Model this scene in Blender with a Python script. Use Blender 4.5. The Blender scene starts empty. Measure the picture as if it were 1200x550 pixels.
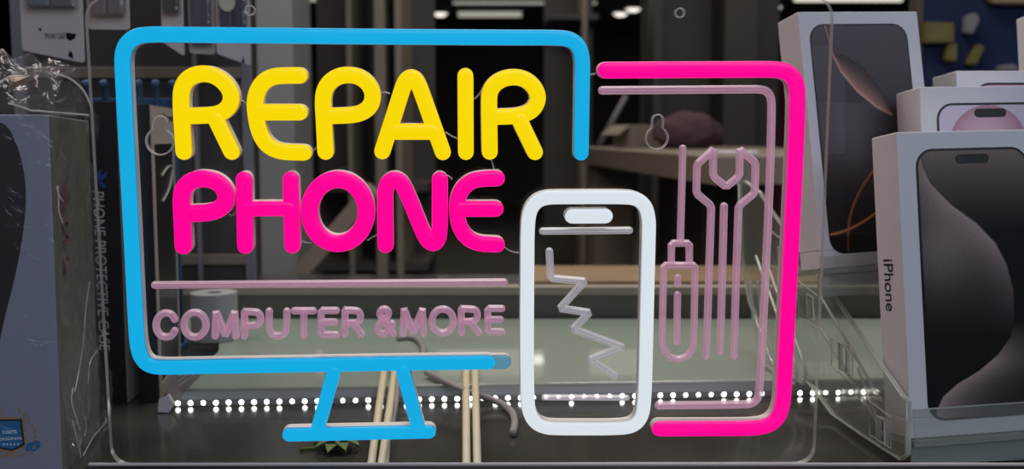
import bpy, bmesh, math, random
from mathutils import Vector, Matrix, noise
random.seed(7)
SC = bpy.context.scene
COL = SC.collection
PI = math.pi

# ------------------------------------------------------------------ camera geometry
F = 1200.0                      # focal length in pixels of the 1200x550 frame
PITCH = math.radians(5.5)
CZ = 0.2037                     # eye height above the showcase floor
CAM = Vector((0, 0, CZ))
FW = Vector((0, math.cos(PITCH), -math.sin(PITCH)))
RT = Vector((1, 0, 0))
DN = -Vector((0, math.sin(PITCH), math.cos(PITCH)))


def ray(x, y):
    return FW + RT * ((x - 600) / F) + DN * ((y - 275) / F)


def on_floor(x, y, z=0.0):
    d = ray(x, y)
    return CAM + d * ((z - CZ) / d.z)


def at(x, y, Y):
    d = ray(x, y)
    return CAM + d * (Y / d.y)


def proj(P):
    d = P - CAM
    z = d.dot(FW)
    return 600 + F * d.dot(RT) / z, 275 + F * d.dot(DN) / z


def s2l(c):
    o = []
    for v in c:
        v /= 255.0
        o.append(v / 12.92 if v <= 0.04045 else ((v + 0.055) / 1.055) ** 2.4)
    return tuple(o)


# ------------------------------------------------------------------ materials
def newmat(name):
    m = bpy.data.materials.new(name)
    m.use_nodes = True
    nt = m.node_tree
    for n in list(nt.nodes):
        if n.type != 'OUTPUT_MATERIAL':
            nt.nodes.remove(n)
    out = [n for n in nt.nodes if n.type == 'OUTPUT_MATERIAL'][0]
    return m, nt, out


def principled(name, col, rough=0.5, metal=0.0, emit=None, estr=1.0, coat=0.0, spec=0.5,
               noise_scale=None, noise_amt=0.15, bump=0.0, bump_scale=200.0):
    m, nt, out = newmat(name)
    b = nt.nodes.new('ShaderNodeBsdfPrincipled')
    nt.links.new(b.outputs[0], out.inputs[0])
    b.inputs['Base Color'].default_value = (*col, 1)
    b.inputs['Roughness'].default_value = rough
    b.inputs['Metallic'].default_value = metal
    b.inputs['Coat Weight'].default_value = coat
    b.inputs['Specular IOR Level'].default_value = spec
    if emit:
        b.inputs['Emission Color'].default_value = (*emit, 1)
        b.inputs['Emission Strength'].default_value = estr
    tc = nt.nodes.new('ShaderNodeTexCoord')
    if noise_scale:
        n = nt.nodes.new('ShaderNodeTexNoise')
        n.inputs['Scale'].default_value = noise_scale
        n.inputs['Detail'].default_value = 4
        nt.links.new(tc.outputs['Object'], n.inputs['Vector'])
        mx = nt.nodes.new('ShaderNodeMix')
        mx.data_type = 'RGBA'
        mx.inputs['A'].default_value = (*[c * (1 - noise_amt) for c in col], 1)
        mx.inputs['B'].default_value = (*[min(1, c * (1 + noise_amt)) for c in col], 1)
        nt.links.new(n.outputs['Fac'], mx.inputs['Factor'])
        nt.links.new(mx.outputs['Result'], b.inputs['Base Color'])
    if bump:
        n = nt.nodes.new('ShaderNodeTexNoise')
        n.inputs['Scale'].default_value = bump_scale
        nt.links.new(tc.outputs['Object'], n.inputs['Vector'])
        bp = nt.nodes.new('ShaderNodeBump')
        bp.inputs['Strength'].default_value = bump
        bp.inputs['Distance'].default_value = 0.001
        nt.links.new(n.outputs['Fac'], bp.inputs['Height'])
        nt.links.new(bp.outputs[0], b.inputs['Normal'])
    return m


def coated(m, weight, rough):
    b = [n for n in m.node_tree.nodes if n.type == 'BSDF_PRINCIPLED'][0]
    b.inputs['Coat Weight'].default_value = weight
    b.inputs['Coat Roughness'].default_value = rough


def clear(name, tint=(1, 1, 1), base=0.03, edge=0.5, rough=0.03, diffuse=None, dfac=0.0,
          bump=0.0, bump_scale=60.0, translucent=False, glow=None):
    """thin clear plastic or glass: see-through, with a Fresnel sheen and an optional milky share"""
    m, nt, out = newmat(name)
    N, L = nt.nodes.new, nt.links.new
    tr = N('ShaderNodeBsdfTransparent')
    tr.inputs[0].default_value = (*tint, 1)
    gl = N('ShaderNodeBsdfGlossy')
    gl.inputs['Roughness'].default_value = rough
    lw = N('ShaderNodeLayerWeight')
    lw.inputs['Blend'].default_value = 0.5
    p = N('ShaderNodeMath'); p.operation = 'POWER'
    p.inputs[1].default_value = 4.0
    L(lw.outputs['Facing'], p.inputs[0])
    ma = N('ShaderNodeMath'); ma.operation = 'MULTIPLY_ADD'
    ma.inputs[1].default_value = edge
    ma.inputs[2].default_value = base
    L(p.outputs[0], ma.inputs[0])
    if bump:
        tc = N('ShaderNodeTexCoord')
        n = N('ShaderNodeTexNoise')
        n.inputs['Scale'].default_value = bump_scale
        n.inputs['Detail'].default_value = 3
        n.inputs['Distortion'].default_value = 1.5
        L(tc.outputs['Object'], n.inputs['Vector'])
        bp = N('ShaderNodeBump')
        bp.inputs['Strength'].default_value = bump
        bp.inputs['Distance'].default_value = 0.004
        L(n.outputs['Fac'], bp.inputs['Height'])
        L(bp.outputs[0], gl.inputs['Normal'])
    src = tr
    if diffuse:
        df = N('ShaderNodeBsdfDiffuse')
        df.inputs[0].default_value = (*diffuse, 1)
        body = df
        if translucent:
            tl = N('ShaderNodeBsdfTranslucent')
            tl.inputs[0].default_value = (*diffuse, 1)
            mm = N('ShaderNodeMixShader')
            mm.inputs[0].default_value = 0.4
            L(df.outputs[0], mm.inputs[1]); L(tl.outputs[0], mm.inputs[2])
            body = mm
        m1 = N('ShaderNodeMixShader')
        m1.inputs[0].default_value = dfac
        L(tr.outputs[0], m1.inputs[1]); L(body.outputs[0], m1.inputs[2])
        src = m1
    if glow:          # painted glow: emission stands in for tube light leaving the cut
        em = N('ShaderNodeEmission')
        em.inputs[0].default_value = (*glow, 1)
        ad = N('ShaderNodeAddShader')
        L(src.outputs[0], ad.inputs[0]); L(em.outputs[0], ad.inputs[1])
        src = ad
    m2 = N('ShaderNodeMixShader')
    L(ma.outputs[0], m2.inputs[0])
    L(src.outputs[0], m2.inputs[1]); L(gl.outputs[0], m2.inputs[2])
    L(m2.outputs[0], out.inputs[0])
    return m


def emitter(name, col, s):
    m, nt, out = newmat(name)
    e = nt.nodes.new('ShaderNodeEmission')
    e.inputs[0].default_value = (*col, 1)
    e.inputs[1].default_value = s
    nt.links.new(e.outputs[0], out.inputs[0])
    return m


def printed(name, rough=0.35):
    """ink on card: the colour of the printed artwork comes from the mesh"""
    m, nt, out = newmat(name)
    b = nt.nodes.new('ShaderNodeBsdfPrincipled')
    a = nt.nodes.new('ShaderNodeAttribute')
    a.attribute_name = 'Ink'
    nt.links.new(a.outputs['Color'], b.inputs['Base Color'])
    b.inputs['Roughness'].default_value = rough
    b.inputs['Specular IOR Level'].default_value = 0.2
    nt.links.new(b.outputs[0], out.inputs[0])
    return m


def neon(name, srgb, k=0.93):
    c = s2l(srgb)
    return principled(name, [v * 0.25 for v in c], rough=0.3, emit=c, estr=k, spec=0.4)


M = {}
M['yellow'] = neon('yellow lit silicone', (250, 218, 0))
M['pink'] = neon('pink lit silicone', (255, 0, 146), 0.98)
M['blue'] = neon('blue lit silicone', (20, 172, 226))
M['white'] = neon('white lit silicone', (222, 230, 236), 0.9)
M['blue_end'] = neon('dim blue silicone tip', (105, 165, 190), 0.6)
M['silicone'] = principled('pale silicone wall', (0.86, 0.80, 0.74), 0.4)
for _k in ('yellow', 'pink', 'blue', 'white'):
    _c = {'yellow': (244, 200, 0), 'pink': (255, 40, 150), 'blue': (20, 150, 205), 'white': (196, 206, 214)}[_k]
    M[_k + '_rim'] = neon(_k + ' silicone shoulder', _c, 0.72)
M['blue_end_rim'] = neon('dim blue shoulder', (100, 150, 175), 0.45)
M['acrylic'] = clear('clear acrylic sheet', base=0.012, edge=0.35, rough=0.02)
M['acrylic_edge'] = clear('glow painted acrylic edge', base=0.12, edge=0.5, rough=0.15,
                          diffuse=(0.86, 0.84, 0.84), dfac=0.55, translucent=True)  # milky white painted in for the sheet's edge-lit glow
M['frost_pink'] = clear('dusty pink silicone with painted glow', base=0.05, edge=0.3, rough=0.3,
                        diffuse=(0.86, 0.68, 0.77), dfac=0.80, translucent=True, glow=(0.115, 0.045, 0.078))  # pink tint and faint emission painted in for the tubes' light
M['frost_grey'] = clear('frosted grey silicone with painted glow', base=0.05, edge=0.3, rough=0.3,
                        diffuse=(0.80, 0.77, 0.80), dfac=0.80, translucent=True, glow=(0.105, 0.10, 0.108))  # faint grey emission painted in for the white tube's light
M['wire'] = clear('thin clear wire', base=0.2, edge=0.4, rough=0.2, diffuse=(0.7, 0.6, 0.6), dfac=0.5)
M['card'] = principled('white coated card', (0.78, 0.77, 0.79), 0.45, noise_scale=40, noise_amt=0.02)
M['card_warm'] = principled('warm white card', (0.62, 0.55, 0.52), 0.6, noise_scale=30, noise_amt=0.05)
M['card_taupe'] = principled('taupe card', (0.42, 0.37, 0.34), 0.6, noise_scale=30, noise_amt=0.06)
M['ink_black'] = principled('black ink', (0.008, 0.008, 0.010), 0.3)
M['ink_grey'] = principled('grey ink', (0.55, 0.55, 0.57), 0.5)
M['ink_blue'] = principled('dark blue ink', (0.012, 0.06, 0.28), 0.5)
M['ink_red'] = principled('faded red ink', (0.16, 0.035, 0.05), 0.5)
M['ink'] = printed('printed artwork')
M['badge_gold'] = principled('dull gold ink', (0.42, 0.29, 0.13), 0.45)
M['badge_blue'] = principled('badge blue ink', (0.01, 0.18, 0.42), 0.4)
M['badge_white'] = principled('white ink', (0.8, 0.85, 0.9), 0.5)
M['black_card'] = principled('black glossy card', (0.010, 0.010, 0.012), 0.3, noise_scale=30, noise_amt=0.2)
M['wrap'] = clear('crinkled cellophane', base=0.035, edge=0.35, rough=0.08, bump=0.6, bump_scale=55,
                  diffuse=(0.45, 0.43, 0.42), dfac=0.06)
M['blister'] = clear('clear blister plastic', base=0.06, edge=0.4, rough=0.10, bump=0.5, bump_scale=35,
                     diffuse=(0.5, 0.48, 0.5), dfac=0.10)
M['stand'] = clear('clear display acrylic', tint=(0.96, 0.98, 0.965), base=0.04, edge=0.5, rough=0.08,
                   diffuse=(0.55, 0.58, 0.54), dfac=0.14)
M['stand_edge'] = clear('bright cut acrylic edge', base=0.15, edge=0.5, rough=0.12,
                        diffuse=(0.80, 0.86, 0.80), dfac=0.58, translucent=True)
M['stand_milky'] = clear('greenish acrylic riser', tint=(0.8, 0.85, 0.82), base=0.08, edge=0.5, rough=0.1,
                         diffuse=(0.42, 0.50, 0.45), dfac=0.45)
M['floor_glass'] = principled('dark showcase glass', (0.045, 0.043, 0.038), 0.13, spec=0.55, noise_scale=14, noise_amt=0.5)
M['slab'] = principled('grey green glass counter', (0.27, 0.335, 0.29), 0.38, spec=0.4, noise_scale=6, noise_amt=0.06)
coated(M['slab'], 0.35, 0.03)
M['slab_edge'] = principled('counter edge with painted led glow', (0.66, 0.72, 0.68), 0.3)  # paler than the slab: led glow painted into the edge colour
M['ledge'] = principled('black metal ledge', (0.006, 0.006, 0.008), 0.6, spec=0.2)
M['ledge_trim'] = principled('pale ledge lip', (0.85, 0.76, 0.74), 0.4)
M['led'] = emitter('white led', (1.0, 0.99, 0.88), 9.0)
M['led'].cycles.emission_sampling = 'NONE'
M['led_base'] = principled('led tape', (0.35, 0.38, 0.36), 0.4)
M['stick'] = principled('cream wood', (0.72, 0.66, 0.47), 0.5, noise_scale=60, noise_amt=0.08)
M['cable'] = principled('grey cable', (0.30, 0.28, 0.28), 0.45)
M['paper'] = principled('grey white paper', (0.36, 0.38, 0.38), 0.8, bump=0.2, bump_scale=150)
M['dark'] = principled('dark hollow', (0.02, 0.02, 0.02), 0.8)
M['beige'] = principled('beige rail', (0.34, 0.29, 0.23), 0.5)
M['olive'] = principled('dark olive panel', (0.105, 0.105, 0.082), 0.5, noise_scale=9, noise_amt=0.15)
M['pegboard'] = principled('dark grey pegboard', (0.060, 0.056, 0.054), 0.6, noise_scale=7, noise_amt=0.25)
M['wood'] = principled('brown wood', (0.30, 0.20, 0.11), 0.5, noise_scale=12, noise_amt=0.25)
M['pillar'] = principled('grey pillar paint', (0.26, 0.27, 0.27), 0.6, noise_scale=2, noise_amt=0.1)
M['brown_grey'] = principled('brown grey laminate', (0.24, 0.20, 0.155), 0.5, noise_scale=8, noise_amt=0.2)
M['dark_brown'] = principled('dark brown laminate', (0.055, 0.045, 0.036), 0.5, noise_scale=5, noise_amt=0.3)
M['wall'] = principled('dark brown wall', (0.06, 0.05, 0.042), 0.8, noise_scale=0.8, noise_amt=0.3)
M['room_floor'] = principled('dark shop floor', (0.06, 0.055, 0.05), 0.4, noise_scale=2, noise_amt=0.2)
M['lamp'] = emitter('ceiling lamp', (1.0, 0.93, 0.84), 1.5)
M['near_lamp'] = emitter('near ceiling lamp', (1.0, 0.95, 0.86), 7.0)
M['tube_lamp'] = emitter('fluorescent tube', (1.0, 0.97, 0.84), 0.95)
M['panel_lamp'] = emitter('lit ceiling panel', (1.0, 0.95, 0.83), 0.42)
M['lamp_rim'] = principled('lamp rim', (0.5, 0.5, 0.48), 0.5)
M['plum'] = principled('dark pink cloth', (0.085, 0.042, 0.05), 0.9, bump=0.5, bump_scale=40)
M['board_blue'] = principled('dark blue board', (0.003, 0.013, 0.058), 0.85, noise_scale=5, noise_amt=0.3)
M['pack_yellow'] = principled('dull yellow pack', (0.13, 0.11, 0.018), 0.5, noise_scale=25, noise_amt=0.4)
M['pack_pale'] = principled('pale pack', (0.20, 0.185, 0.19), 0.5)
M['rack_blue'] = principled('dull blue plastic', (0.05, 0.12, 0.24), 0.4)
M['violet'] = principled('dark violet sleeve', (0.055, 0.05, 0.085), 0.4)
M['grey_sleeve'] = principled('grey sleeve', (0.22, 0.22, 0.25), 0.4)
M['mauve_sleeve'] = principled('mauve sleeve', (0.22, 0.16, 0.17), 0.4)
M['cream'] = principled('cream print', (0.6, 0.58, 0.45), 0.6)
M['green_leaf'] = principled('dull green leaf', (0.09, 0.16, 0.03), 0.6)
M['chrome'] = principled('grey metal', (0.35, 0.35, 0.36), 0.35, metal=0.8)
M['tan'] = principled('tan crumpled patch', (0.55, 0.40, 0.31), 0.7, bump=0.6, bump_scale=90)


# ------------------------------------------------------------------ object helpers
def thing(name, label, cat, mat=None, group=None):
    o = bpy.data.objects.new(name, None)
    o.empty_display_size = 0.02
    COL.objects.link(o)
    if mat is not None:
        o.matrix_world = mat
    o['label'] = label
    o['category'] = cat
    if group:
        o['group'] = group
    return o


def tag(o, label, cat, group=None):
    o['label'] = label
    o['category'] = cat
    if group:
        o['group'] = group
    return o


def link(name, me, mats=None, parent=None, label=None):
    o = bpy.data.objects.new(name, me)
    COL.objects.link(o)
    if mats is not None:
        if not isinstance(mats, (list, tuple)):
            mats = [mats]
        for m in mats:
            me.materials.append(m)
    if parent is not None:
        o.parent = parent
    if label:
        o['label'] = label
    return o


def bm_link(name, bm, mats=None, parent=None, label=None, smooth=False):
    bmesh.ops.recalc_face_normals(bm, faces=bm.faces)
    me = bpy.data.meshes.new(name)
    bm.to_mesh(me)
    bm.free()
    if smooth:
        for p in me.polygons:
            p.use_smooth = True
    return link(name, me, mats, parent, label)


def struct(o):
    o['kind'] = 'structure'
    return o


def dup(root, mat, label=None, group=None):
    r = root.copy()
    COL.objects.link(r)
    r.matrix_world = mat
    if label:
        r['label'] = label
    if group:
        r['group'] = group
    for ch in list(root.children):
        c = ch.copy()
        COL.objects.link(c)
        c.parent = r
        for g in list(ch.children):
            d = g.copy()
            COL.objects.link(d)
            d.parent = c
    return r


def add_box(bm, x0, x1, y0, y1, z0, z1, bevel=0.0, seg=2, mi=0):
    vs = [bm.verts.new((x, y, z)) for x in (x0, x1) for y in (y0, y1) for z in (z0, z1)]
    q = [(0, 1, 3, 2), (4, 6, 7, 5), (0, 4, 5, 1), (2, 3, 7, 6), (0, 2, 6, 4), (1, 5, 7, 3)]
    fs = [bm.faces.new([vs[i] for i in f]) for f in q]
    for f in fs:
        f.material_index = mi
    if bevel:
        es = list({e for f in fs for e in f.edges})
        bmesh.ops.bevel(bm, geom=es, offset=bevel, segments=seg, affect='EDGES', profile=0.5)
    return fs


def box(name, x0, x1, y0, y1, z0, z1, mat, parent=None, bevel=0.0, label=None):
    bm = bmesh.new()
    add_box(bm, x0, x1, y0, y1, z0, z1, bevel)
    return bm_link(name, bm, mat, parent, label)


def add_prism(bm, pts, axis_fn, t0, t1, mi_face=0, mi_side=0):
    a = [bm.verts.new(axis_fn(p, t0)) for p in pts]
    b = [bm.verts.new(axis_fn(p, t1)) for p in pts]
    f = bm.faces.new(a); f.material_index = mi_face
    f = bm.faces.new(b[::-1]); f.material_index = mi_face
    n = len(pts)
    for i in range(n):
        f = bm.faces.new((a[i], a[(i + 1) % n], b[(i + 1) % n], b[i]))
        f.material_index = mi_side


def add_tube(bm, pts, r, seg=8, cap=True):
    pts = [Vector(p) for p in pts]
    rings = []
    n = len(pts)
    up = None
    for i, p in enumerate(pts):
        t = (pts[min(i + 1, n - 1)] - pts[max(i - 1, 0)]).normalized()
        if up is None:
            up = Vector((0, 0, 1)) if abs(t.z) < 0.9 else Vector((1, 0, 0))
        s = t.cross(up).normalized()
        up = s.cross(t).normalized()
        rr = r[i] if isinstance(r, (list, tuple)) else r
        rings.append([bm.verts.new(p + (s * math.cos(a) + up * math.sin(a)) * rr)
                      for a in [2 * PI * k / seg for k in range(seg)]])
    for A, B in zip(rings, rings[1:]):
        for k in range(seg):
            bm.faces.new((A[k], A[(k + 1) % seg], B[(k + 1) % seg], B[k]))
    if cap:
        bm.faces.new(rings[0][::-1])
        bm.faces.new(rings[-1])


def add_lathe(bm, prof, seg=24, origin=Vector((0, 0, 0)), M3=None):
    rings = []
    for r, z in prof:
        ring = []
        for k in range(seg):
            a = 2 * PI * k / seg
            v = Vector((r * math.cos(a), r * math.sin(a), z))
            if M3 is not None:
                v = M3 @ v
            ring.append(bm.verts.new(origin + v))
        rings.append(ring)
    for A, B in zip(rings, rings[1:]):
        for k in range(seg):
            bm.faces.new((A[k], A[(k + 1) % seg], B[(k + 1) % seg], B[k]))
    for ring in (rings[0], rings[-1]):
        try:
            bm.faces.new(ring)
        except ValueError:
            pass


def text_mesh(body, size, extrude=0.0002, shear=0.0, spacing=1.0, bold=0.0):
    cu = bpy.data.curves.new('txt', 'FONT')
    cu.body = body
    cu.size = size
    cu.extrude = extrude
    cu.shear = shear
    cu.space_character = spacing
    cu.offset = bold
    cu.align_x = 'LEFT'
    o = bpy.data.objects.new('txt', cu)
    COL.objects.link(o)
    dg = bpy.context.evaluated_depsgraph_get()
    dg.update()
    me = bpy.data.meshes.new_from_object(o.evaluated_get(dg))
    bpy.data.objects.remove(o)
    bpy.data.curves.remove(cu)
    return me


def fit_mesh(me, fn, x0, x1, y0, y1):
    """stretch a text mesh into the box x0..x1, y0..y1, then map it (x, y, z) -> fn"""
    xs = [v.co.x for v in me.vertices]
    ys = [v.co.y for v in me.vertices]
    ax, bx, ay, by = min(xs), max(xs), min(ys), max(ys)
    for v in me.vertices:
        u = x0 + (x1 - x0) * (v.co.x - ax) / (bx - ax)
        w = y0 + (y1 - y0) * (v.co.y - ay) / (by - ay)
        v.co = fn(u, w, v.co.z)
    return me


def holed_plate(outer, holes, t0, t1, axis_fn, bevel=0.0004):
    """a flat sheet with real holes: material 0 on the faces, 1 on the cut edges"""
    cu = bpy.data.curves.new('plate', 'CURVE')
    cu.dimensions = '2D'
    cu.fill_mode = 'BOTH'
    th = (t1 - t0) / 2
    cu.extrude = abs(th)
    for loop in [outer] + holes:
        sp = cu.splines.new('POLY')
        sp.points.add(len(loop) - 1)
        for p, q in zip(sp.points, loop):
            p.co = (q[0], q[1], 0, 1)
        sp.use_cyclic_u = True
    o = bpy.data.objects.new('plate', cu)
    COL.objects.link(o)
    dg = bpy.context.evaluated_depsgraph_get()
    dg.update()
    me = bpy.data.meshes.new_from_object(o.evaluated_get(dg))
    bpy.data.objects.remove(o)
    bpy.data.curves.remove(cu)
    for p in me.polygons:
        p.material_index = 0 if abs(p.normal.z) > 0.5 else 1
        p.use_smooth = False
    idx = [p.material_index for p in me.polygons]
    for v in me.vertices:
        v.co = axis_fn((v.co.x, v.co.y), (t0 + t1) / 2 + v.co.z)
    return me, idx


def circle(cx, cy, r, n=28, a0=0.0, a1=2 * PI):
    full = abs(a1 - a0 - 2 * PI) < 1e-6
    k = n if full else n + 1
    return [(cx + r * math.cos(a0 + (a1 - a0) * i / n), cy + r * math.sin(a0 + (a1 - a0) * i / n)) for i in range(k)]


def round_rect(x0, x1, y0, y1, r, n=8):
    out = []
    for cx, cy, a in ((x1 - r, y1 - r, 0), (x0 + r, y1 - r, PI / 2), (x0 + r, y0 + r, PI), (x1 - r, y0 + r, 1.5 * PI)):
        out += [(cx + r * math.cos(a + PI / 2 * i / n), cy + r * math.sin(a + PI / 2 * i / n)) for i in range(n + 1)]
    return out


def chaikin(pts, it=3, closed=False):
    for _ in range(it):
        q = []
        n = len(pts)
        rng = range(n if closed else n - 1)
        if not closed:
            q.append(pts[0])
        for i in rng:
            a, b = pts[i], pts[(i + 1) % n]
            q.append((a[0] * .75 + b[0] * .25, a[1] * .75 + b[1] * .25))
            q.append((a[0] * .25 + b[0] * .75, a[1] * .25 + b[1] * .75))
        if not closed:
            q.append(pts[-1])
        pts = q
    return pts


# ------------------------------------------------------------------ the sweep used for every stroke of the sign
def stroke_loops(pts, w, closed):
    n = len(pts)
    nor = []
    for i in range(n):
        def seg(a, b):
            dx, dy = pts[b][0] - pts[a][0], pts[b][1] - pts[a][1]
            l = math.hypot(dx, dy) or 1e-9
            return dx / l, dy / l
        if closed or 0 < i < n - 1:
            d0 = seg((i - 1) % n, i); d1 = seg(i, (i + 1) % n)
        elif i == 0:
            d0 = d1 = seg(0, 1)
        else:
            d0 = d1 = seg(n - 2, n - 1)
        n0 = (-d0[1], d0[0]); n1 = (-d1[1], d1[0])
        mx, my = n0[0] + n1[0], n0[1] + n1[1]
        l = math.hypot(mx, my)
        if l < 1e-6:
            mx, my, l = n0[0], n0[1], 1
        mx, my = mx / l, my / l
        c = max(0.7, mx * n0[0] + my * n0[1])
        nor.append((mx / c, my / c))

    def loops(t):
        L = [(p[0] + q[0] * w / 2 * t, p[1] + q[1] * w / 2 * t) for p, q in zip(pts, nor)]
        R = [(p[0] - q[0] * w / 2 * t, p[1] - q[1] * w / 2 * t) for p, q in zip(pts, nor)]
        if closed:
            return [L, R]
        K = 8
        ne = nor[-1]; ns = nor[0]
        a = math.atan2(ne[1], ne[0])
        capE = [(pts[-1][0] + math.cos(a - PI * k / K) * w / 2 * t, pts[-1][1] + math.sin(a - PI * k / K) * w / 2 * t) for k in range(1, K)]
        a = math.atan2(-ns[1], -ns[0])
        capS = [(pts[0][0] + math.cos(a - PI * k / K) * w / 2 * t, pts[0][1] + math.sin(a - PI * k / K) * w / 2 * t) for k in range(1, K)]
        return [L + capE + R[::-1] + capS]
    return loops


def add_stroke(bm, pts, w, prof, closed=False, fn=None, mis=None):
    """prof: list of (t, height); fn maps (u, v, height) -> Vector"""
    loops = stroke_loops(pts, w, closed)
    prev = None
    for pi, (t, h) in enumerate(prof):
        cur = [[bm.verts.new(fn(u, v, h)) for u, v in lp] for lp in loops(t)]
        if prev:
            for A, B in zip(prev, cur):
                n = len(A)
                for k in range(n):
                    f = bm.faces.new((A[k], A[(k + 1) % n], B[(k + 1) % n], B[k]))
                    if mis:
                        f.material_index = mis[pi - 1]
        prev = cur


# ================================================================== THE NEON SIGN
ud = ray(600 + 16000, 275 - 105).normalized()
vd = -ray(610, 275 + 7600)
vd = (vd - ud * vd.dot(ud)).normalized()
nd = ud.cross(vd)                                 # towards the viewer
P0 = CAM + FW * 0.6
base_uv = None


def sign_uv(x, y, h=0.0):
    d = ray(x, y)
    q = P0 + nd * h - CAM
    t = q.dot(nd) / d.dot(nd)
    p = CAM + d * t - P0
    return p.dot(ud), p.dot(vd)


cu_, cv_ = sign_uv(545, 546)
S_ORG = P0 + ud * cu_ + vd * cv_
SM = Matrix((
    (ud.x, -nd.x, vd.x, S_ORG.x),
    (ud.y, -nd.y, vd.y, S_ORG.y),
    (ud.z, -nd.z, vd.z, S_ORG.z),
    (0, 0, 0, 1)))
sign = thing('neon_sign', 'clear acrylic neon sign with glowing REPAIR PHONE letters standing behind the black ledge', 'sign', SM)


def suv(x, y, h):
    u, v = sign_uv(x, y, h)
    return u - cu_, v - cv_


def sfn(u, v, h):
    return Vector((u, -h, v))


PXM = 0.0005     # metres per pixel at the sign

# panel, with its two mounting holes and two keyhole slots
cor = [suv(98, -3, 0), suv(978, -3, 0), suv(955, 545, 0), suv(130, 547, 0)]


def rounded_poly(c, r, n=7):
    out = []
    m = len(c)
    for i in range(m):
        p, a, b = Vector(c[i]), Vector(c[i - 1]), Vector(c[(i + 1) % m])
        d0, d1 = (a - p).normalized(), (b - p).normalized()
        s, e = p + d0 * r, p + d1 * r
        for k in range(n + 1):
            t = k / n
            q = s * (1 - t) ** 2 + p * 2 * t * (1 - t) + e * t * t
            out.append((q.x, q.y))
    return out


def keyhole(px, py, R, nx, ny, r):
    c = suv(px, py, 0); q = suv(nx, ny, 0)
    R *= PXM; r *= PXM
    a = math.asin(r / R)
    pts = circle(c[0], c[1], R, 26, PI / 2 + a, PI / 2 + 2 * PI - a)
    pts += circle(q[0], q[1], r, 10, 0, PI)
    return pts


holes = [keyhole(770, 162, 13, 771, 141, 6.5), keyhole(187, 166, 15, 188, 144, 7.5),
         circle(*suv(293, 12, 0), 0.0026, 20), circle(*suv(797, 15, 0), 0.0026, 20)]
me, idx = holed_plate(rounded_poly(cor, 0.013), holes, 0.0, 0.005, lambda p, t: Vector((p[0], t, p[1])))
panel = link('acrylic_panel', me, [M['acrylic'], M['acrylic_edge']], sign)
for p, i in zip(me.polygons, idx):
    p.material_index = i

# raised rims that catch the light round each hole
for hpts in holes:
    bm = bmesh.new()
    add_tube(bm, [Vector((p[0], -0.0002, p[1])) for p in hpts + hpts[:2]], 0.0005, 6, cap=False)
    bm_link('hole_rim', bm, M['acrylic_edge'], sign, smooth=True)

TUBE_H = 0.0095


def lit(name, strokes, mat, label=None, w=18.5, h=TUBE_H, smooth=True, closed=False):
    """a lit silicone tube: glowing dome plus its pale side walls"""
    bm = bmesh.new(); bw = bmesh.new()
    h0 = h
    for si, s in enumerate(strokes):
        ww = w
        cl = closed
        sm = smooth
        h = h0 + 0.0006 * si
        if isinstance(s, dict):
            ww = s.get('w', w); cl = s.get('closed', closed); sm = s.get('smooth', smooth); s = s['p']
        pts = [suv(x, y, h * 0.8) for x, y in s]
        if sm and len(pts) > 2:
            pts = chaikin(pts, 3, cl)
        W = ww * PXM
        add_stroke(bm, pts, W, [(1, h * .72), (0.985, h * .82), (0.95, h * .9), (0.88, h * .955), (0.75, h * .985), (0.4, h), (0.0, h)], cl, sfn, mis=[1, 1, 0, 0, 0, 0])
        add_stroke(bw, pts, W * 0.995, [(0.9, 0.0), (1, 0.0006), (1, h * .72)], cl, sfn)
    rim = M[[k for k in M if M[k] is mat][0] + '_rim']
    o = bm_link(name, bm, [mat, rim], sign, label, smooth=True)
    bm_link('silicone_wall', bw, M['silicone'], o, 'pale side wall of the tube')
    return o


# --- REPAIR
Y = M['yellow']
lit('letter', [[(215.5, 178), (213, 140), (212, 116), (213, 104), (218, 94), (227, 88), (238, 86), (250, 88), (262, 95.5), (270, 106.5),
                (271.5, 117.5), (267, 127), (258, 133), (245, 135.3), (224, 136)], [(253, 140), (271.5, 178)]], Y, 'glowing yellow letter R before the E')
lit('letter', [[(351, 88.5), (332, 88.5), (318, 90), (307, 97), (300.5, 109), (298.5, 122), (300, 138), (303.5, 154), (310, 167), (320, 175),
                (333, 178.5), (356, 179)], [(302, 131.7), (351, 131.7)]], Y, 'glowing yellow letter E')
lit('letter', [[(381.5, 178), (379.5, 140), (378.3, 118), (380, 106), (386, 96), (396, 89.5), (407, 87.5), (419, 89), (429.5, 95.5),
                (436, 105.5), (437, 115.5), (433.5, 125.5), (424, 132.5), (411, 135.3), (388, 136)]], Y, 'glowing yellow letter P')
lit('letter', [[(448, 177.5), (466, 122), (472.5, 101), (476, 94), (481.5, 90), (487.5, 93), (491.5, 101), (499, 122), (519, 178.5)],
               [(464, 154.5), (506, 154.5)]], Y, 'glowing yellow letter A')
lit('letter', [[(545.5, 89), (546, 178.5)]], Y, 'glowing yellow letter I', w=18)
lit('letter', [[(574, 178), (573, 118), (574, 107), (580, 98), (590, 92), (602, 90), (614, 92), (624, 99), (630, 109), (630.5, 118),
                (626, 127.5), (617, 133.5), (604, 136.3), (583, 137)], [(609, 141), (627, 178.5)]], Y, 'glowing yellow letter R at the word end')
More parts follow.
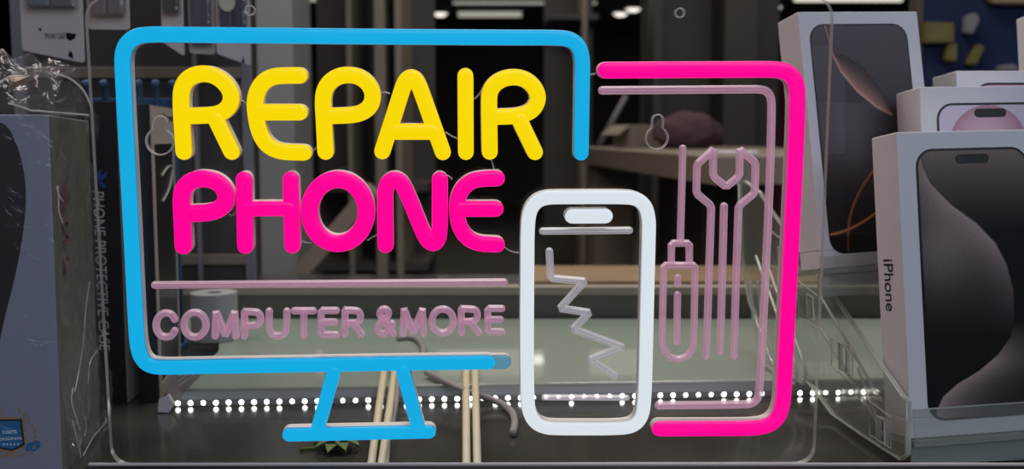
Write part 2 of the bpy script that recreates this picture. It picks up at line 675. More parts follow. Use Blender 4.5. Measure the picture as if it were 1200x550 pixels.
# --- PHONE
K = M['pink']
lit('letter', [[(215, 288.5), (213.3, 250), (212.5, 233), (214.5, 222), (221, 214), (231, 209.8), (242, 209.5), (253, 212.5), (262, 220),
                (265.7, 231), (263, 240), (255, 246.5), (243, 249.8), (224, 250.5)]], K, 'glowing pink letter P', w=19.5)
lit('letter', [[(286, 210.5), (287.5, 288.5)], [(340.7, 210.5), (342.5, 288)], {'p': [(290, 245), (338, 244.5)], 'w': 17.5}], K, 'glowing pink letter H')
lit('letter', [{'p': [(396 + 33.3 * math.cos(a) + (-0.8 if False else 0), 248 + 37.6 * math.sin(a)) for a in [2 * PI * k / 48 for k in range(48)]],
                'closed': True, 'smooth': False, 'w': 20}], K, 'glowing pink letter O')
lit('letter', [[(452, 287.5), (451.3, 240), (451.5, 222), (455, 213.5), (461.5, 209.8), (468.5, 212), (474, 220), (483, 241), (493, 266),
                (498, 277), (503, 284), (508.5, 286), (513, 282), (515.3, 272), (515.4, 255), (515.5, 210.5)]], K, 'glowing pink letter N')
lit('letter', [[(582.5, 209.2), (567, 209.5), (554, 211.5), (543.5, 219), (537, 230), (535.2, 245), (537, 261), (542, 273), (551, 282),
                (563, 286.3), (582.5, 287)], [(540, 245), (581, 245)]], K, 'glowing pink letter E')
# --- outlines
lit('monitor_outline', [[(681, 179.5), (682.6, 85), (682.5, 68), (679, 54), (669, 46), (655, 44), (600, 44), (440, 43), (200, 40.5),
                         (176, 40.2), (160, 42), (149, 50), (144, 62), (143.7, 76), (147, 140), (154, 270), (159.5, 385), (161.5, 407),
                         (166, 421), (175, 429), (189, 431), (220, 430.3), (420, 426.8), (572, 424.8)]], M['blue'],
    'glowing blue monitor outline', w=17.5)
lit('monitor_outline_tip', [[(572, 424.8), (591, 424.5)]], M['blue_end'], 'dim grey blue end of the monitor outline', w=17.3, h=0.0073)
lit('monitor_stand', [[(339, 509.7), (503, 506.3)], [(391, 437), (372.5, 503)], [(472, 435), (490, 501)]], M['blue'],
    'glowing blue monitor foot', w=16.5)
lit('tablet_outline', [[(710, 82.3), (860, 81.6), (903, 81.3), (919, 82.5), (929, 89), (934, 101), (934.6, 115), (933, 165), (928.5, 260),
                        (923.5, 360), (918.8, 452), (917.5, 474), (912, 490), (901, 499), (885, 502), (860, 502.4), (773, 502.7)]], K,
    'glowing pink tablet outline', w=19)
lit('phone_outline', [{'p': [(655, 231.3), (727, 231), (746, 232.5), (757, 241.5), (760.6, 258), (760.3, 275), (758.5, 350), (756.5, 440), (755.3, 470),
                             (752.5, 489), (743, 499.5), (727, 502.6), (660, 502.6), (640, 502), (627, 496), (620, 484), (618, 466),
                             (617.5, 400), (618, 310), (618.3, 265), (621, 246), (630, 235), (642, 231.6)], 'closed': True}], M['white'],
    'glowing white phone outline', w=16.5)
lit('phone_speaker', [[(670.5, 253.6), (709.5, 253.4)]], M['white'], 'glowing white speaker bar', w=17.5)

# --- unlit strokes
GP = [(1, 0), (1, 0.35), (0.5, 1.0), (0.25, 1.0), (0, 0.75)]


def ease_corners(pts, r, closed):
    out = []
    n = len(pts)
    for i, p in enumerate(pts):
        if not closed and i in (0, n - 1):
            out.append(p)
            continue
        for q in (pts[i - 1], pts[(i + 1) % n]):
            l = math.hypot(q[0] - p[0], q[1] - p[1]) or 1
            k = min(r / l, 0.4)
            out.append((p[0] + (q[0] - p[0]) * k, p[1] + (q[1] - p[1]) * k))
    return out


def unlit(name, strokes, mat, label=None, w=9.0, h=0.0032, smooth=False, closed=False):
    bm = bmesh.new()
    for s in strokes:
        ww, cl, sm = w, closed, smooth
        if isinstance(s, dict):
            ww = s.get('w', w); cl = s.get('closed', closed); sm = s.get('smooth', smooth); s = s['p']
        if not sm and not (cl and len(s) > 20):
            s = ease_corners(s, ww * 0.3, cl)
        pts = [suv(x, y, h * 0.5) for x, y in s]
        if sm and len(pts) > 2:
            pts = chaikin(pts, 3, cl)
        add_stroke(bm, pts, ww * PXM, [(t, h * q) for t, q in GP], cl, sfn)
    return bm_link(name, bm, mat, sign, label, smooth=False)


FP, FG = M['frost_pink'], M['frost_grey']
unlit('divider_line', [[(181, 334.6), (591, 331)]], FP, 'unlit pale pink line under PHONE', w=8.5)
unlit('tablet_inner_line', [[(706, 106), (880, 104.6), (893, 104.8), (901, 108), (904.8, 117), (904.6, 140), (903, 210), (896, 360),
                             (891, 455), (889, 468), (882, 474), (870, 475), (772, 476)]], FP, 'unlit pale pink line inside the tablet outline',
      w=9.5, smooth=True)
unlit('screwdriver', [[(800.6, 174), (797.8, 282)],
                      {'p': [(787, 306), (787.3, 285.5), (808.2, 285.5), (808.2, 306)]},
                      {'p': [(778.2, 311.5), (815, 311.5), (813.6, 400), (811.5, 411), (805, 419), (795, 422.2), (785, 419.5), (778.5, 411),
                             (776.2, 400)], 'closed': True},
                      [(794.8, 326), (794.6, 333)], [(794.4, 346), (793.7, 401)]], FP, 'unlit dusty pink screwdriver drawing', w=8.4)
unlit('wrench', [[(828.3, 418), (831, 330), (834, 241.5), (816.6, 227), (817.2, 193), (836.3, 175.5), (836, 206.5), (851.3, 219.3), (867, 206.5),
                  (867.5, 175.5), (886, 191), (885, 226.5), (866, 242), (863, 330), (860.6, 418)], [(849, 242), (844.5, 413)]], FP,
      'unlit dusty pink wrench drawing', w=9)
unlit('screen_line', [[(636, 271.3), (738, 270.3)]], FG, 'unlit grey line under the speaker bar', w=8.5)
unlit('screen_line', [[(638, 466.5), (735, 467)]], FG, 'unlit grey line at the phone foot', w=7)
unlit('crack_line', [[(644, 295), (645.3, 326.5), (685.5, 330), (656.5, 362), (691, 367), (671.8, 386.3), (730, 407.5), (691.5, 422),
                      (720.5, 441)]], FG, 'unlit grey zigzag crack', w=9)

# COMPUTER & MORE in unlit rounded strokes; glyphs drawn in a unit square, y down
GL = {
    'C': [('s', [(.93, .27), (.80, .07), (.52, .0), (.24, .07), (.06, .27), (0, .5), (.06, .73), (.24, .93), (.52, 1), (.80, .93), (.93, .73)])],
    'O': [('c', [(.5 + .5 * math.cos(a), .5 + .5 * math.sin(a)) for a in [2 * PI * k / 28 for k in range(28)]])],
    'M': [('p', [(0, 1), (.06, 0), (.5, .98), (.94, 0), (1, 1)])],
    'P': [('s', [(0, 1), (0, .5), (0, 0), (0, 0), (.45, 0), (.85, .03), (1, .28), (.85, .54), (.45, .58), (.06, .58)])],
    'U': [('s', [(0, 0), (0, .5), (.02, .78), (.22, .98), (.5, 1), (.78, .98), (.98, .78), (1, .5), (1, 0)])],
    'T': [('p', [(0, 0), (1, 0)]), ('p', [(.5, .04), (.5, 1)])],
    'E': [('p', [(1, 0), (0, 0), (0, 1), (1, 1)]), ('p', [(.05, .48), (.9, .48)])],
    'R': [('s', [(0, 1), (0, .5), (0, 0), (0, 0), (.45, 0), (.82, .03), (.95, .26), (.82, .50), (.45, .54), (.06, .54)]), ('p', [(.5, .56), (1, 1)])],
    '&': [('s', [(1, .98), (.55, .56), (.16, .28), (.16, .08), (.42, -.02), (.70, .06), (.72, .26), (.45, .44), (.08, .62), (.0, .84),
                 (.20, 1.0), (.50, 1.0), (.80, .86), (.95, .58)])],
}
LET = [('C', 178, 210, 362.8, 400.2), ('O', 211, 245, 362.5, 399.8), ('M', 247.5, 280, 362.3, 398.5), ('P', 282, 310, 361.7, 398.5),
       ('U', 311, 340, 361, 398.2), ('T', 340.5, 371, 360.6, 397.6), ('E', 371.8, 398, 360.2, 397.2), ('R', 400, 428, 360, 396.6),
       ('&', 438, 464.5, 358.6, 396), ('M', 468, 500.5, 359, 395.4), ('O', 502, 535.5, 358.6, 395), ('R', 536.5, 565.5, 358.4, 394.6),
       ('E', 567.5, 592.5, 358, 393.6)]
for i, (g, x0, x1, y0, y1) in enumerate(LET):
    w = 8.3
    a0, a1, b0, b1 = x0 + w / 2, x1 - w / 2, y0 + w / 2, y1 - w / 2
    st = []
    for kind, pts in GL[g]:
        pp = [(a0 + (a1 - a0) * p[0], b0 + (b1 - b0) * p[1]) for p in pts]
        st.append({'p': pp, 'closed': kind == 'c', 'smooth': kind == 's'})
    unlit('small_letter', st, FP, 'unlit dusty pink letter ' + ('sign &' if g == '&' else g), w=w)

# fine wires that link the tubes
for ws in ([(280, 116), (286, 119), (291, 125)], [(362, 181), (368, 176), (374, 170)], [(445, 109), (451, 108), (457, 110)],
           [(522, 155), (530, 160), (539, 164)], [(554, 117), (560, 113), (566, 103)], [(575, 186), (578, 193), (579, 202)],
           [(268, 252), (273, 253), (278, 246)], [(352, 281), (358, 285), (366, 285)], [(430, 282), (438, 277), (444, 275)],
           [(520, 205), (526, 206), (530, 210)], [(590, 289), (598, 295), (610, 297)], [(690, 88), (696, 87), (703, 84)]):
    bm = bmesh.new()
    pts = chaikin([suv(x, y, 0.001) for x, y in ws], 2)
    add_tube(bm, [Vector((p[0], -0.001, p[1])) for p in pts], 0.0005, 6)
    bm_link('wire', bm, M['wire'], sign, 'thin pale wire', smooth=True)


# ================================================================== PHONE BOXES ON THE RIGHT
def frame(pos, yaw, lean, roll=0.0):
    c, s = math.cos(yaw), math.sin(yaw)
    X = Vector((c, s, 0)); Yv = Vector((-s, c, 0)); Z = Vector((0, 0, 1))
    Z2 = Z * math.cos(lean) + Yv * math.sin(lean)
    Y2 = Yv * math.cos(lean) - Z * math.sin(lean)
    X3 = X * math.cos(roll) + Z2 * math.sin(roll)
    Z3 = Z2 * math.cos(roll) - X * math.sin(roll)
    return Matrix(((X3.x, Y2.x, Z3.x, pos[0]), (X3.y, Y2.y, Z3.y, pos[1]), (X3.z, Y2.z, Z3.z, pos[2]), (0, 0, 0, 1)))


def scaled(pos, k):
    return CAM + (Vector(pos) - CAM) * k


def face_xz(Mx, px, py, yl=0.0):
    """where the sight line of a pixel meets the plane y = yl of a local frame"""
    inv = Mx.inverted()
    o = inv @ CAM
    d = (inv.to_3x3() @ ray(px, py))
    t = (yl - o.y) / d.y
    p = o + d * t
    return p.x, p.z


def face_yz(Mx, px, py, xl=0.0):
    inv = Mx.inverted()
    o = inv @ CAM
    d = (inv.to_3x3() @ ray(px, py))
    t = (xl - o.x) / d.x
    p = o + d * t
    return p.y, p.z


def carton(name, label, group, Mx, w, d, h):
    r = thing(name, label, 'box', Mx, group)
    bm = bmesh.new()
    add_box(bm, 0, w, 0, d, 0.0, 0.012, 0.0005)
    add_box(bm, 0, w, 0, d, 0.0124, h, 0.0007)
    add_box(bm, 0.0006, w - 0.0006, 0.0006, d - 0.0006, 0.011, 0.0135)
    bm_link('carton', bm, M['card'], r)
    return r


def art_panel(name, parent, Mx, x0, x1, z0, z1, r, fn, yl, n=110, label=None, ink=1.0):
    """printed picture as a fine grid with one ink colour per vertex; fn(px, py) -> sRGB"""
    nx = n
    nz = max(4, int(n * (z1 - z0) / (x1 - x0)))
    bm = bmesh.new()
    lay = bm.verts.layers.float_color.new('Ink')
    grid = {}
    for i in range(nx + 1):
        for j in range(nz + 1):
            x = x0 + (x1 - x0) * i / nx
            z = z0 + (z1 - z0) * j / nz
            # round the corners by pulling the grid in
            for cx, sx in ((x0 + r, -1), (x1 - r, 1)):
                for cz, sz in ((z0 + r, -1), (z1 - r, 1)):
                    if (x - cx) * sx > 0 and (z - cz) * sz > 0:
                        dx, dz = x - cx, z - cz
                        mm = max(abs(dx), abs(dz)); l = math.hypot(dx, dz)
                        k = mm / l
                        x, z = cx + dx * k, cz + dz * k
            v = bm.verts.new((x, yl, z))
            c = s2l(fn(*proj(Mx @ Vector((x, yl, z)))))
            v[lay] = (*[min(0.88, q * ink) for q in c], 1)
            grid[i, j] = v
    for i in range(nx):
        for j in range(nz):
            bm.faces.new((grid[i, j], grid[i + 1, j], grid[i + 1, j + 1], grid[i, j + 1]))
    return bm_link(name, bm, M['ink'], parent, label)


def phone_print(root, Mx, x0, x1, z0, z1, rad, fn, island=True, edge=0.0016, label=None, ink=1.0):
    bm = bmesh.new()
    add_prism(bm, round_rect(x0, x1, z0, z1, rad), lambda p, t: Vector((p[0], t, p[1])), -0.00015, 0.0002)
    ph = bm_link('printed_phone', bm, M['ink_black'], root, label or 'printed picture of a black phone')
    art_panel('screen_picture', ph, Mx, x0 + edge, x1 - edge, z0 + edge, z1 - edge, rad - edge, fn, -0.0003, n=170, ink=ink)
    if island:
        cx = (x0 + x1) / 2
        k = (x1 - x0) / 0.07
        bm = bmesh.new()
        add_prism(bm, round_rect(cx - 0.0105 * k, cx + 0.0105 * k, z1 - 0.0088 * k, z1 - 0.0036 * k, 0.0026 * k),
                  lambda p, t: Vector((p[0], t, p[1])), -0.00055, -0.00035)
        bm_link('camera_cutout', bm, M['ink_black'], ph)
    return ph


def lerp_curve(tab, y):
    if y <= tab[0][0]:
        return tab[0][1]
    for (a, b), (c, d) in zip(tab, tab[1:]):
        if y <= c:
            return b + (d - b) * (y - a) / (c - a)
    return tab[-1][1]


S_CURVE = [(173, 1078), (195, 1082), (215, 1091), (240, 1115), (262, 1145), (285, 1167), (310, 1180), (340, 1188), (370, 1189), (395, 1184),
           (415, 1170), (435, 1147), (450, 1122), (465, 1105), (480, 1098), (500, 1096)]


def grain(x, y, a):
    return a * noise.noise(Vector((x * 0.9, y * 0.9, 3.1)))


def art_A(x, y):
    xs = lerp_curve(S_CURVE, y)
    d = x - xs
    dk = (14, 14, 16)
    if d < 0:      # inside the bow of the S: bright rim at its upper right, dying away to black
        f = math.exp(-max(0, -d) / 55.0) * max(0.0, min(1, (395 - y) / 110.0)) * 0.85 + 0.42 * math.exp(-((y - 300) / 55) ** 2 - ((x - 1095) / 45) ** 2)
        f = min(1, f)
        hi = (128, 112, 106)
    else:          # outside: grey at the top, black in the middle, grey again along the lower sweep
        f = max(0, 1 - (y - 165) / 105.0) * 0.72
        f = max(f, 0.95 * math.exp(-d / 48.0) * max(0, min(1, (y - 375) / 50.0)))
        hi = (132, 114, 104) if y < 330 else (124, 108, 104)
    e = max(0.0, min(1.0, abs(d) / 2.0))
    f *= 0.55 + 0.45 * e
    g = 1 + grain(x, y, 0.22)
    return [max(0, min(255, (a + (b - a) * f) * g)) for a, b in zip(dk, hi)]


def art_D(x, y):
    base = [70 - 0.17 * (y - 30), 66 - 0.17 * (y - 30), 68 - 0.165 * (y - 30)]
    base = [max(12, b) for b in base]
    if y > 120:
        k = max(0, 1 - abs(y - 150) / 90) * max(0, 1 - abs(x - 1000) / 70)
        base = [b + 18 * k for b in base]
    # a tilted lens of brown between two arcs
    lo = [(966, 28), (968, 33), (972, 48), (976, 63), (985, 82), (1004, 105), (1027, 124), (1046, 134)]
    hi = [(966, 28), (968, 33), (972, 47), (977, 63), (991, 65.5), (1011, 78.5), (1030, 101), (1041, 120), (1046, 134)]
    a = lerp_curve(lo, x); b = lerp_curve(hi, x)
    if x < 990 and y > 54 - 0.02 * (x - 958) ** 2 and y < 180 and y > a:
        base = [b_ + 9 for b_ in base]
    if 966 < x < 1046 and b < y < a:
        t = (y - b) / max(1, a - b)
        base = [50 + 84 * t ** 1.4, 44 + 58 * t ** 1.4, 44 + 50 * t ** 1.5]
    if 966 < x < 1046 and -1 <= y - a < 2.5:
        base = [150, 118, 106]
    arc = 276 - 0.006 * (x - 966) ** 2 - 0.08 * (x - 966)
    for (q, wd, colr) in ((arc - y, 1.8, (170, 116, 64)),
                          (x - (994 + 0.0085 * max(0, 275 - y) ** 2 * 0.62), 1.5, (140, 84, 56))):
        if abs(q) < wd * 2 and y > 195:
            f = math.exp(-(q / wd) ** 2)
            base = [u + (v - u) * f for u, v in zip(base, colr)]
    if y > 276:
        base = [b * 0.6 for b in base]
    return base


def art_B(x, y):
    d = math.hypot(x - 1158, (y - 168))
    if d < 45:
        t = d / 45
        return [226 - 34 * t ** 3, 192 - 50 * t ** 3, 205 - 44 * t ** 3]
    return [222, 210, 226]


def art_C(x, y):
    return [205, 160, 175]


GB = 'phone boxes on the stepped stand'
K1 = 1.06
fa = frame(scaled((0.2333, 0.5842, 0.0273), K1), math.radians(9.4), math.radians(7.1), math.radians(1.2))
fd = frame(scaled((0.2138, 0.6994, 0.1126), 1.0), math.radians(15.0), math.radians(9.9), math.radians(2.0))
BW, BD, BH = 0.0984 * K1, 0.0285 * K1, 0.18 * K1
boxA = carton('phone_box', 'white phone box nearest the glass, with a black swirl phone picture', GB, fa, BW, BD, BH)
x0, z1 = face_xz(fa, 1073.5, 200)[0], face_xz(fa, 1130, 173.5)[1]
x0 = (x0 + face_xz(fa, 1085.5, 450)[0]) / 2
z0 = face_xz(fa, 1140, 491)[1]
xr = face_xz(fa, 1207, 250)[0]
phone_print(boxA, fa, x0, xr, z0, z1, 0.0115, art_A, ink=2.5)
me = text_mesh('iPhone', 0.01, 0.0001)
ya0, za0 = face_yz(fa, 1048, 304)
ya1, za1 = face_yz(fa, 1034, 364)


def side_text(u, w, t):      # runs downwards on the left side; letter tops towards the front
    return Vector((-0.0002 - t, w, u))


yv = sorted((face_yz(fa, 1037, 334)[0], face_yz(fa, 1047.5, 334)[0]))
fit_mesh(me, side_text, za0, za1, yv[1], yv[0])
link('lettering', me, M['ink_black'], boxA, 'black lettering iPhone on the side')

boxD = carton('phone_box', 'tall white phone box at the back with a dark picture and copper arc', GB, fd, 0.097, 0.028, 0.1804)
xd0 = (face_xz(fd, 951.5, 45)[0] + face_xz(fd, 967, 260)[0]) / 2
phone_print(boxD, fd, xd0, face_xz(fd, 1066, 70)[0], face_xz(fd, 985, 298)[1], face_xz(fd, 1005, 28)[1], 0.0115, art_D, island=False, edge=0.001, ink=2.1,
            label='printed picture of a dark phone screen')

fb0 = frame(scaled((0.2628, 0.6347, 0.0756), K1), math.radians(9.0), math.radians(6.5), math.radians(1.0))
fb = fb0 @ Matrix.Translation((0, 0, -0.02 * K1))
boxB = carton('phone_box', 'white phone box with pink bubble picture, right behind the nearest box', GB, fb, 0.0984 * K1, 0.0285 * K1, 0.18 * K1)
xb0 = face_xz(fb, 1098, 150)[0]
zb1 = face_xz(fb, 1150, 120.5)[1]
wb = 0.0984 * K1
phone_print(boxB, fb, xb0, face_xz(fb, 1222, 140)[0], zb1 - 0.165, zb1, 0.0115, art_B, label='printed picture of a pink phone')

fc0 = frame(scaled((0.2993, 0.6698, 0.0898), K1 * 1.012), math.radians(9.0), math.radians(6.5), math.radians(0.6))
fc = fc0 @ Matrix.Translation((0, 0, -0.02 * K1))
boxC = carton('phone_box', 'white phone box of which only the top shows, behind the pink bubble box', GB, fc, 0.0984 * K1, 0.0285 * K1, 0.18 * K1)
zc1 = face_xz(fc, 1170, 97)[1]
phone_print(boxC, fc, face_xz(fc, 1142, 101)[0], 0.094, zc1 - 0.165, zc1, 0.0115, art_C, label='printed picture of a phone')

KE = 1.13
fe0 = frame(scaled((0.3725, 0.7, 0.1248), KE), math.radians(8.6), math.radians(8.5), 0)
fe = fe0 @ Matrix.Translation((0, 0, -0.0111 * KE))
boxE = carton('phone_box', 'white phone box at the right edge of the photo, only its side showing', GB, fe, 0.0984 * KE, 0.028 * KE, 0.18 * KE)
phone_print(boxE, fe, 0.012, 0.092, 0.012, 0.19, 0.0115, art_D, island=False)

# ---- the clear stepped stand under them
PA = Vector((0.2385, 0.618, 0))
pd = Vector((-0.087, 1, 0)).normalized()
pn = Vector((pd.y, -pd.x, 0))
stand = thing('display_stand', 'clear acrylic stepped stand holding the white phone boxes', 'display stand', Matrix.Translation(PA))


def plate_uv(px, py):
    d = ray(px, py)
    t = (PA - CAM).dot(pn) / d.dot(pn)
    p = CAM + d * t - PA
    return p.dot(pd), p.z


def plate_fn(p, t):
    return pd * p[0] + pn * t + Vector((0, 0, p[1]))


outer = [plate_uv(*q) for q in ((1055, 539), (1062, 533), (1063, 470), (1055, 462), (975, 345), (939, 297), (905, 250), (890, 226), (872, 212),
                                (866, 214), (868, 300), (878, 355), (905, 437), (930, 455), (975, 486), (1010, 510))]
outer.insert(14, (0.146, 0.0158))
outer = [(a, max(0.0012 if a < 0.135 else 0.0158, b)) for a, b in outer]


def px_loop(pts):
    return [plate_uv(*q) for q in pts]


slots = [px_loop([(983, 402), (991, 406), (992, 437), (984, 432)]), px_loop([(1028, 488), (1037, 493), (1037, 522), (1028, 517)]),
         px_loop([(946, 345), (953, 349), (954, 378), (947, 373)]), px_loop([(912, 290), (918, 295), (919, 322), (913, 317)])]
me, idx = holed_plate(outer, slots, 0.0, 0.003, plate_fn)
sp = link('side_plate', me, [M['stand'], M['stand_edge']], stand)
for p, i in zip(me.polygons, idx):
    p.material_index = i
for loop in [outer] + slots:          # polished edges catch the light
    bm = bmesh.new()
    pts = [plate_fn(p, -0.0002) for p in loop + loop[:2]]
    add_tube(bm, pts, 0.0008, 6, cap=False)
    bm_link('polished_edge', bm, M['stand_edge'], sp, smooth=True)
for q in ([(975, 395), (1000, 415), (1000, 450), (975, 430)], [(1020, 470), (1045, 490), (1045, 526), (1020, 510)],
          [(937, 330), (960, 348), (960, 385), (937, 372)], [(903, 270), (925, 288), (925, 325), (903, 310)]):
    lp = [plate_fn(p, -0.0006) for p in px_loop(q)]
    bm = bmesh.new()
    add_tube(bm, lp + lp[:2], 0.0005, 6, cap=False)
    bm_link('tab_outline', bm, M['stand_edge'], stand)
# two slanting struts seen through the plate
for a, b in (((953, 345), (1025, 470)), ((947, 372), (1022, 498)), ((998, 432), (1020, 492))):
    bm = bmesh.new()
    add_tube(bm, [plate_fn(plate_uv(*a), 0.0045), plate_fn(plate_uv(*b), 0.0045)], 0.0011, 8)
    bm_link('strut', bm, M['stand_edge'], stand, smooth=True)
bm = bmesh.new()
lp = chaikin([plate_uv(*q) for q in ((900, 300), (915, 340), (932, 385), (948, 425), (950, 445), (940, 457), (925, 452), (908, 425), (897, 380), (893, 330))], 3)
for off in (-0.0035, -0.0105):
    add_tube(bm, [plate_fn((p[0], max(0.0152, p[1])), off) for p in lp], 0.0013, 8)
bm_link('bent_support', bm, M['stand_edge'], stand, smooth=True)

sinv = Matrix.Translation(-PA)


def tier(fm, a0, a1, depth, lip_h, base_drop, front=-0.006):
    """a shelf under a box with a low front lip and a riser down to the tier below"""
    L = sinv @ fm
    bm = bmesh.new()
    add_box(bm, a0, a1, front, depth, -0.0036, -0.0004)
    bmesh.ops.transform(bm, matrix=L, verts=bm.verts)
    bm_link('shelf', bm, M['stand_milky'], stand)
    bm = bmesh.new()
    add_box(bm, a0, a1, front - 0.0024, front - 0.0004, -0.0036, lip_h)
    bmesh.ops.transform(bm, matrix=L, verts=bm.verts)
    lip = bm_link('lip', bm, M['stand'], stand)
    bm = bmesh.new()
    add_tube(bm, [L @ Vector((a0, front - 0.0014, lip_h)), L @ Vector((a1, front - 0.0014, lip_h))], 0.0006, 6)
    bm_link('polished_edge', bm, M['stand_edge'], lip)
    bm = bmesh.new()
    p0 = L @ Vector((a0, front + 0.002, -0.0036)); p1 = L @ Vector((a1, front + 0.002, -0.0036))
    bot = base_drop
    ofs = Vector((0, 0.002, 0))
    vs = [p0, p1, Vector((p1.x, p1.y, bot)), Vector((p0.x, p0.y, bot))]
    f = [bm.verts.new(v) for v in vs]; b = [bm.verts.new(v + ofs) for v in vs]
    bm.faces.new(f); bm.faces.new(b[::-1])
    for k in range(4):
        bm.faces.new((f[k], f[(k + 1) % 4], b[(k + 1) % 4], b[k]))
    bm_link('riser', bm, M['stand_milky'], stand)


tier(fa, -0.002, 0.22, 0.034, 0.019, 0.001)
tier(fb, -0.012, 0.16, 0.028, 0.012, 0.001, front=-0.004)
tier(fc, 0.002, 0.12, 0.028, 0.001, 0.014, front=0.0)
tier(fd, -0.006, 0.055, 0.034, 0.008, 0.094)
tier(fe, -0.03, 0.12, 0.036, 0.002, 0.014, front=0.0)

# ================================================================== THE WRAPPED BOX ON THE LEFT
pf = on_floor(74, 560)
fl = frame((pf.x, pf.y, 0.0), math.radians(11.4), math.radians(1.0), 0)
LW, LD, LH = 0.11, 0.112, 0.216
wb = thing('wrapped_box', 'lilac grey box in crinkled cellophane at the left front, with a blue shield badge', 'box', fl)
bm = bmesh.new()
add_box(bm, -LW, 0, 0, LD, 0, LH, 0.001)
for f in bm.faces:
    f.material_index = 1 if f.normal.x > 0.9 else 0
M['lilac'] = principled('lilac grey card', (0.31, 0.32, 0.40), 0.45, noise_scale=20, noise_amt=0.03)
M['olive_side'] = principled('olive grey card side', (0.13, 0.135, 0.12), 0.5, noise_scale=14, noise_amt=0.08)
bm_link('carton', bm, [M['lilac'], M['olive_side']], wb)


def lf(px, py):
    return face_xz(fl, px, py)


oval = [(-16, 140), (2, 143), (12, 152), (21, 172), (28, 198), (31, 228), (29, 262), (23, 300), (14, 340), (4, 378), (-4, 420), (-16, 430)]
oval = chaikin([lf(*q) for q in oval], 2, True)
bm = bmesh.new()
add_prism(bm, oval, lambda p, t: Vector((p[0], t, p[1])), -0.0004, 0.0)
M['oval'] = principled('dark print', (0.018, 0.015, 0.017), 0.35, noise_scale=30, noise_amt=0.6)
bm_link('dark_printed_shape', bm, M['oval'], wb, 'dark printed curved shape')
# the badge: laurel, shield, ribbon, two lines of words, five stars
bdg = bmesh.new()


def face_poly(bm, pts, t):
    add_prism(bm, [lf(*q) for q in pts], lambda p, tt: Vector((p[0], tt, p[1])), -t - 0.0002, -t)


face_poly(bdg, [(-7, 489), (28, 488.5), (32, 523), (15, 531.5), (-1, 528), (-10, 520)], 0.0004)
badge = bm_link('badge', bdg, M['badge_gold'], wb, 'shield badge with laurel leaves')
bm = bmesh.new()
face_poly(bm, [(-5, 491.5), (26, 491), (29.5, 521.5), (15, 528.5), (0, 525.5), (-8, 518)], 0.0007)
bm_link('shield_border', bm, M['ink_black'], badge)
bm = bmesh.new()
face_poly(bm, [(-4, 493.5), (24, 493), (27, 520), (15, 526), (1, 523.5), (-7, 516)], 0.0010)
bm_link('shield_field', bm, M['badge_blue'], badge, 'blue shield field')
for body, xa, xb, ya, yb in (('100%', 4, 20.8, 508.5, 503.2), ('ORIGINAL', -2, 27.2, 516.3, 511.2)):
    me = text_mesh(body, 0.004, 0.0001, bold=0.00006)
    p = lf(xa, ya); q = lf(xb, yb)
    fit_mesh(me, lambda u, w, t: Vector((u, -0.0013 - t, w)), p[0], q[0], p[1], q[1])
    link('lettering', me, M['badge_white'], badge, 'white words ' + body)
bm = bmesh.new()
for k in range(5):
    cx, cy = 5.0 + 4.2 * k, 520.4
    st = []
    for j in range(10):
        rr = 1.7 if j % 2 == 0 else 0.75
        a = -PI / 2 + PI * j / 5
        st.append((cx + rr * math.cos(a), cy + rr * math.sin(a)))
    face_poly(bm, st, 0.0012)
bm_link('stars', bm, M['badge_white'], badge, 'row of five white stars')
bm = bmesh.new()
face_poly(bm, [(31, 520), (46, 516.5), (48, 522), (42, 528.5), (30, 528)], 0.0005)
bm_link('ribbon', bm, M['badge_blue'], badge, 'blue ribbon end')
bm = bmesh.new()
for k in range(9):
    t = k / 8
    cx = 24 + 18 * math.sin(t * 2.3)
    cy = 482 + 50 * t
    for s in (-1, 1):
        a = (0.5 + t * 1.3) + s * 0.85
        dx, dy = math.cos(a), math.sin(a)
        L = 7.0
        ex, ey = cx - dx * L * .2, cy - dy * L * .9
        pts = [(cx, cy), (cx + (ex - cx) * .5 - dy * 1.7, cy + (ey - cy) * .5 + dx * 1.7), (ex, ey), (cx + (ex - cx) * .5 + dy * 1.7, cy + (ey - cy) * .5 - dx * 1.7)]
        face_poly(bm, pts, 0.0005 + 0.0001 * (k % 2))
for k in range(4):
    cx, cy = 4 + 7 * k, 531 + (1 if k % 2 else 2.5)
    face_poly(bm, [(cx - 5, cy + 3), (cx, cy - 1.6), (cx + 6, cy - 1), (cx + 1, cy + 2.2)], 0.0003)
for k in range(2):
    face_poly(bm, [(-1 - k * 3, 486), (1 - k * 3, 481), (3 - k * 3, 479), (2.5 - k * 3, 485)], 0.0005)
bm_link('laurel', bm, M['badge_gold'], badge, 'dull gold laurel leaves')

# faded red mark and word on the side of the box


def side_pt(px, py, o=0.0006):
    y, z = face_yz(fl, px, py)
    return y, z


bm = bmesh.new()
for pts in ([(68, 228), (75, 214), (78, 226), (71, 241)], [(73, 236), (79, 228), (77, 244), (70, 252), (68, 243)],):
    add_prism(bm, [side_pt(*q) for q in pts], lambda p, t: Vector((t, p[0], p[1])), 0.0002, 0.0005)
bm_link('red_mark', bm, M['ink_red'], wb, 'faded red printed mark')
me = text_mesh('SSCC', 0.01, 0.0001)
yy = sorted((face_yz(fl, 72, 270)[0], face_yz(fl, 80, 270)[0]))
za, zb_ = face_yz(fl, 76, 258)[1], face_yz(fl, 78, 345)[1]
bpy.data.meshes.remove(me)
bm = bmesh.new()
lpts = [(79, 262), (74, 258), (72, 266), (76, 272), (79, 280), (76, 288), (73, 282)]
pp = chaikin([side_pt(*q) for q in lpts], 2)
add_tube(bm, [Vector((0.0006, a, b)) for a, b in pp], 0.0008, 6)
lpts = [(80, 305), (76, 298), (73, 308), (75, 320), (80, 318)]
pp = chaikin([side_pt(*q) for q in lpts], 2)
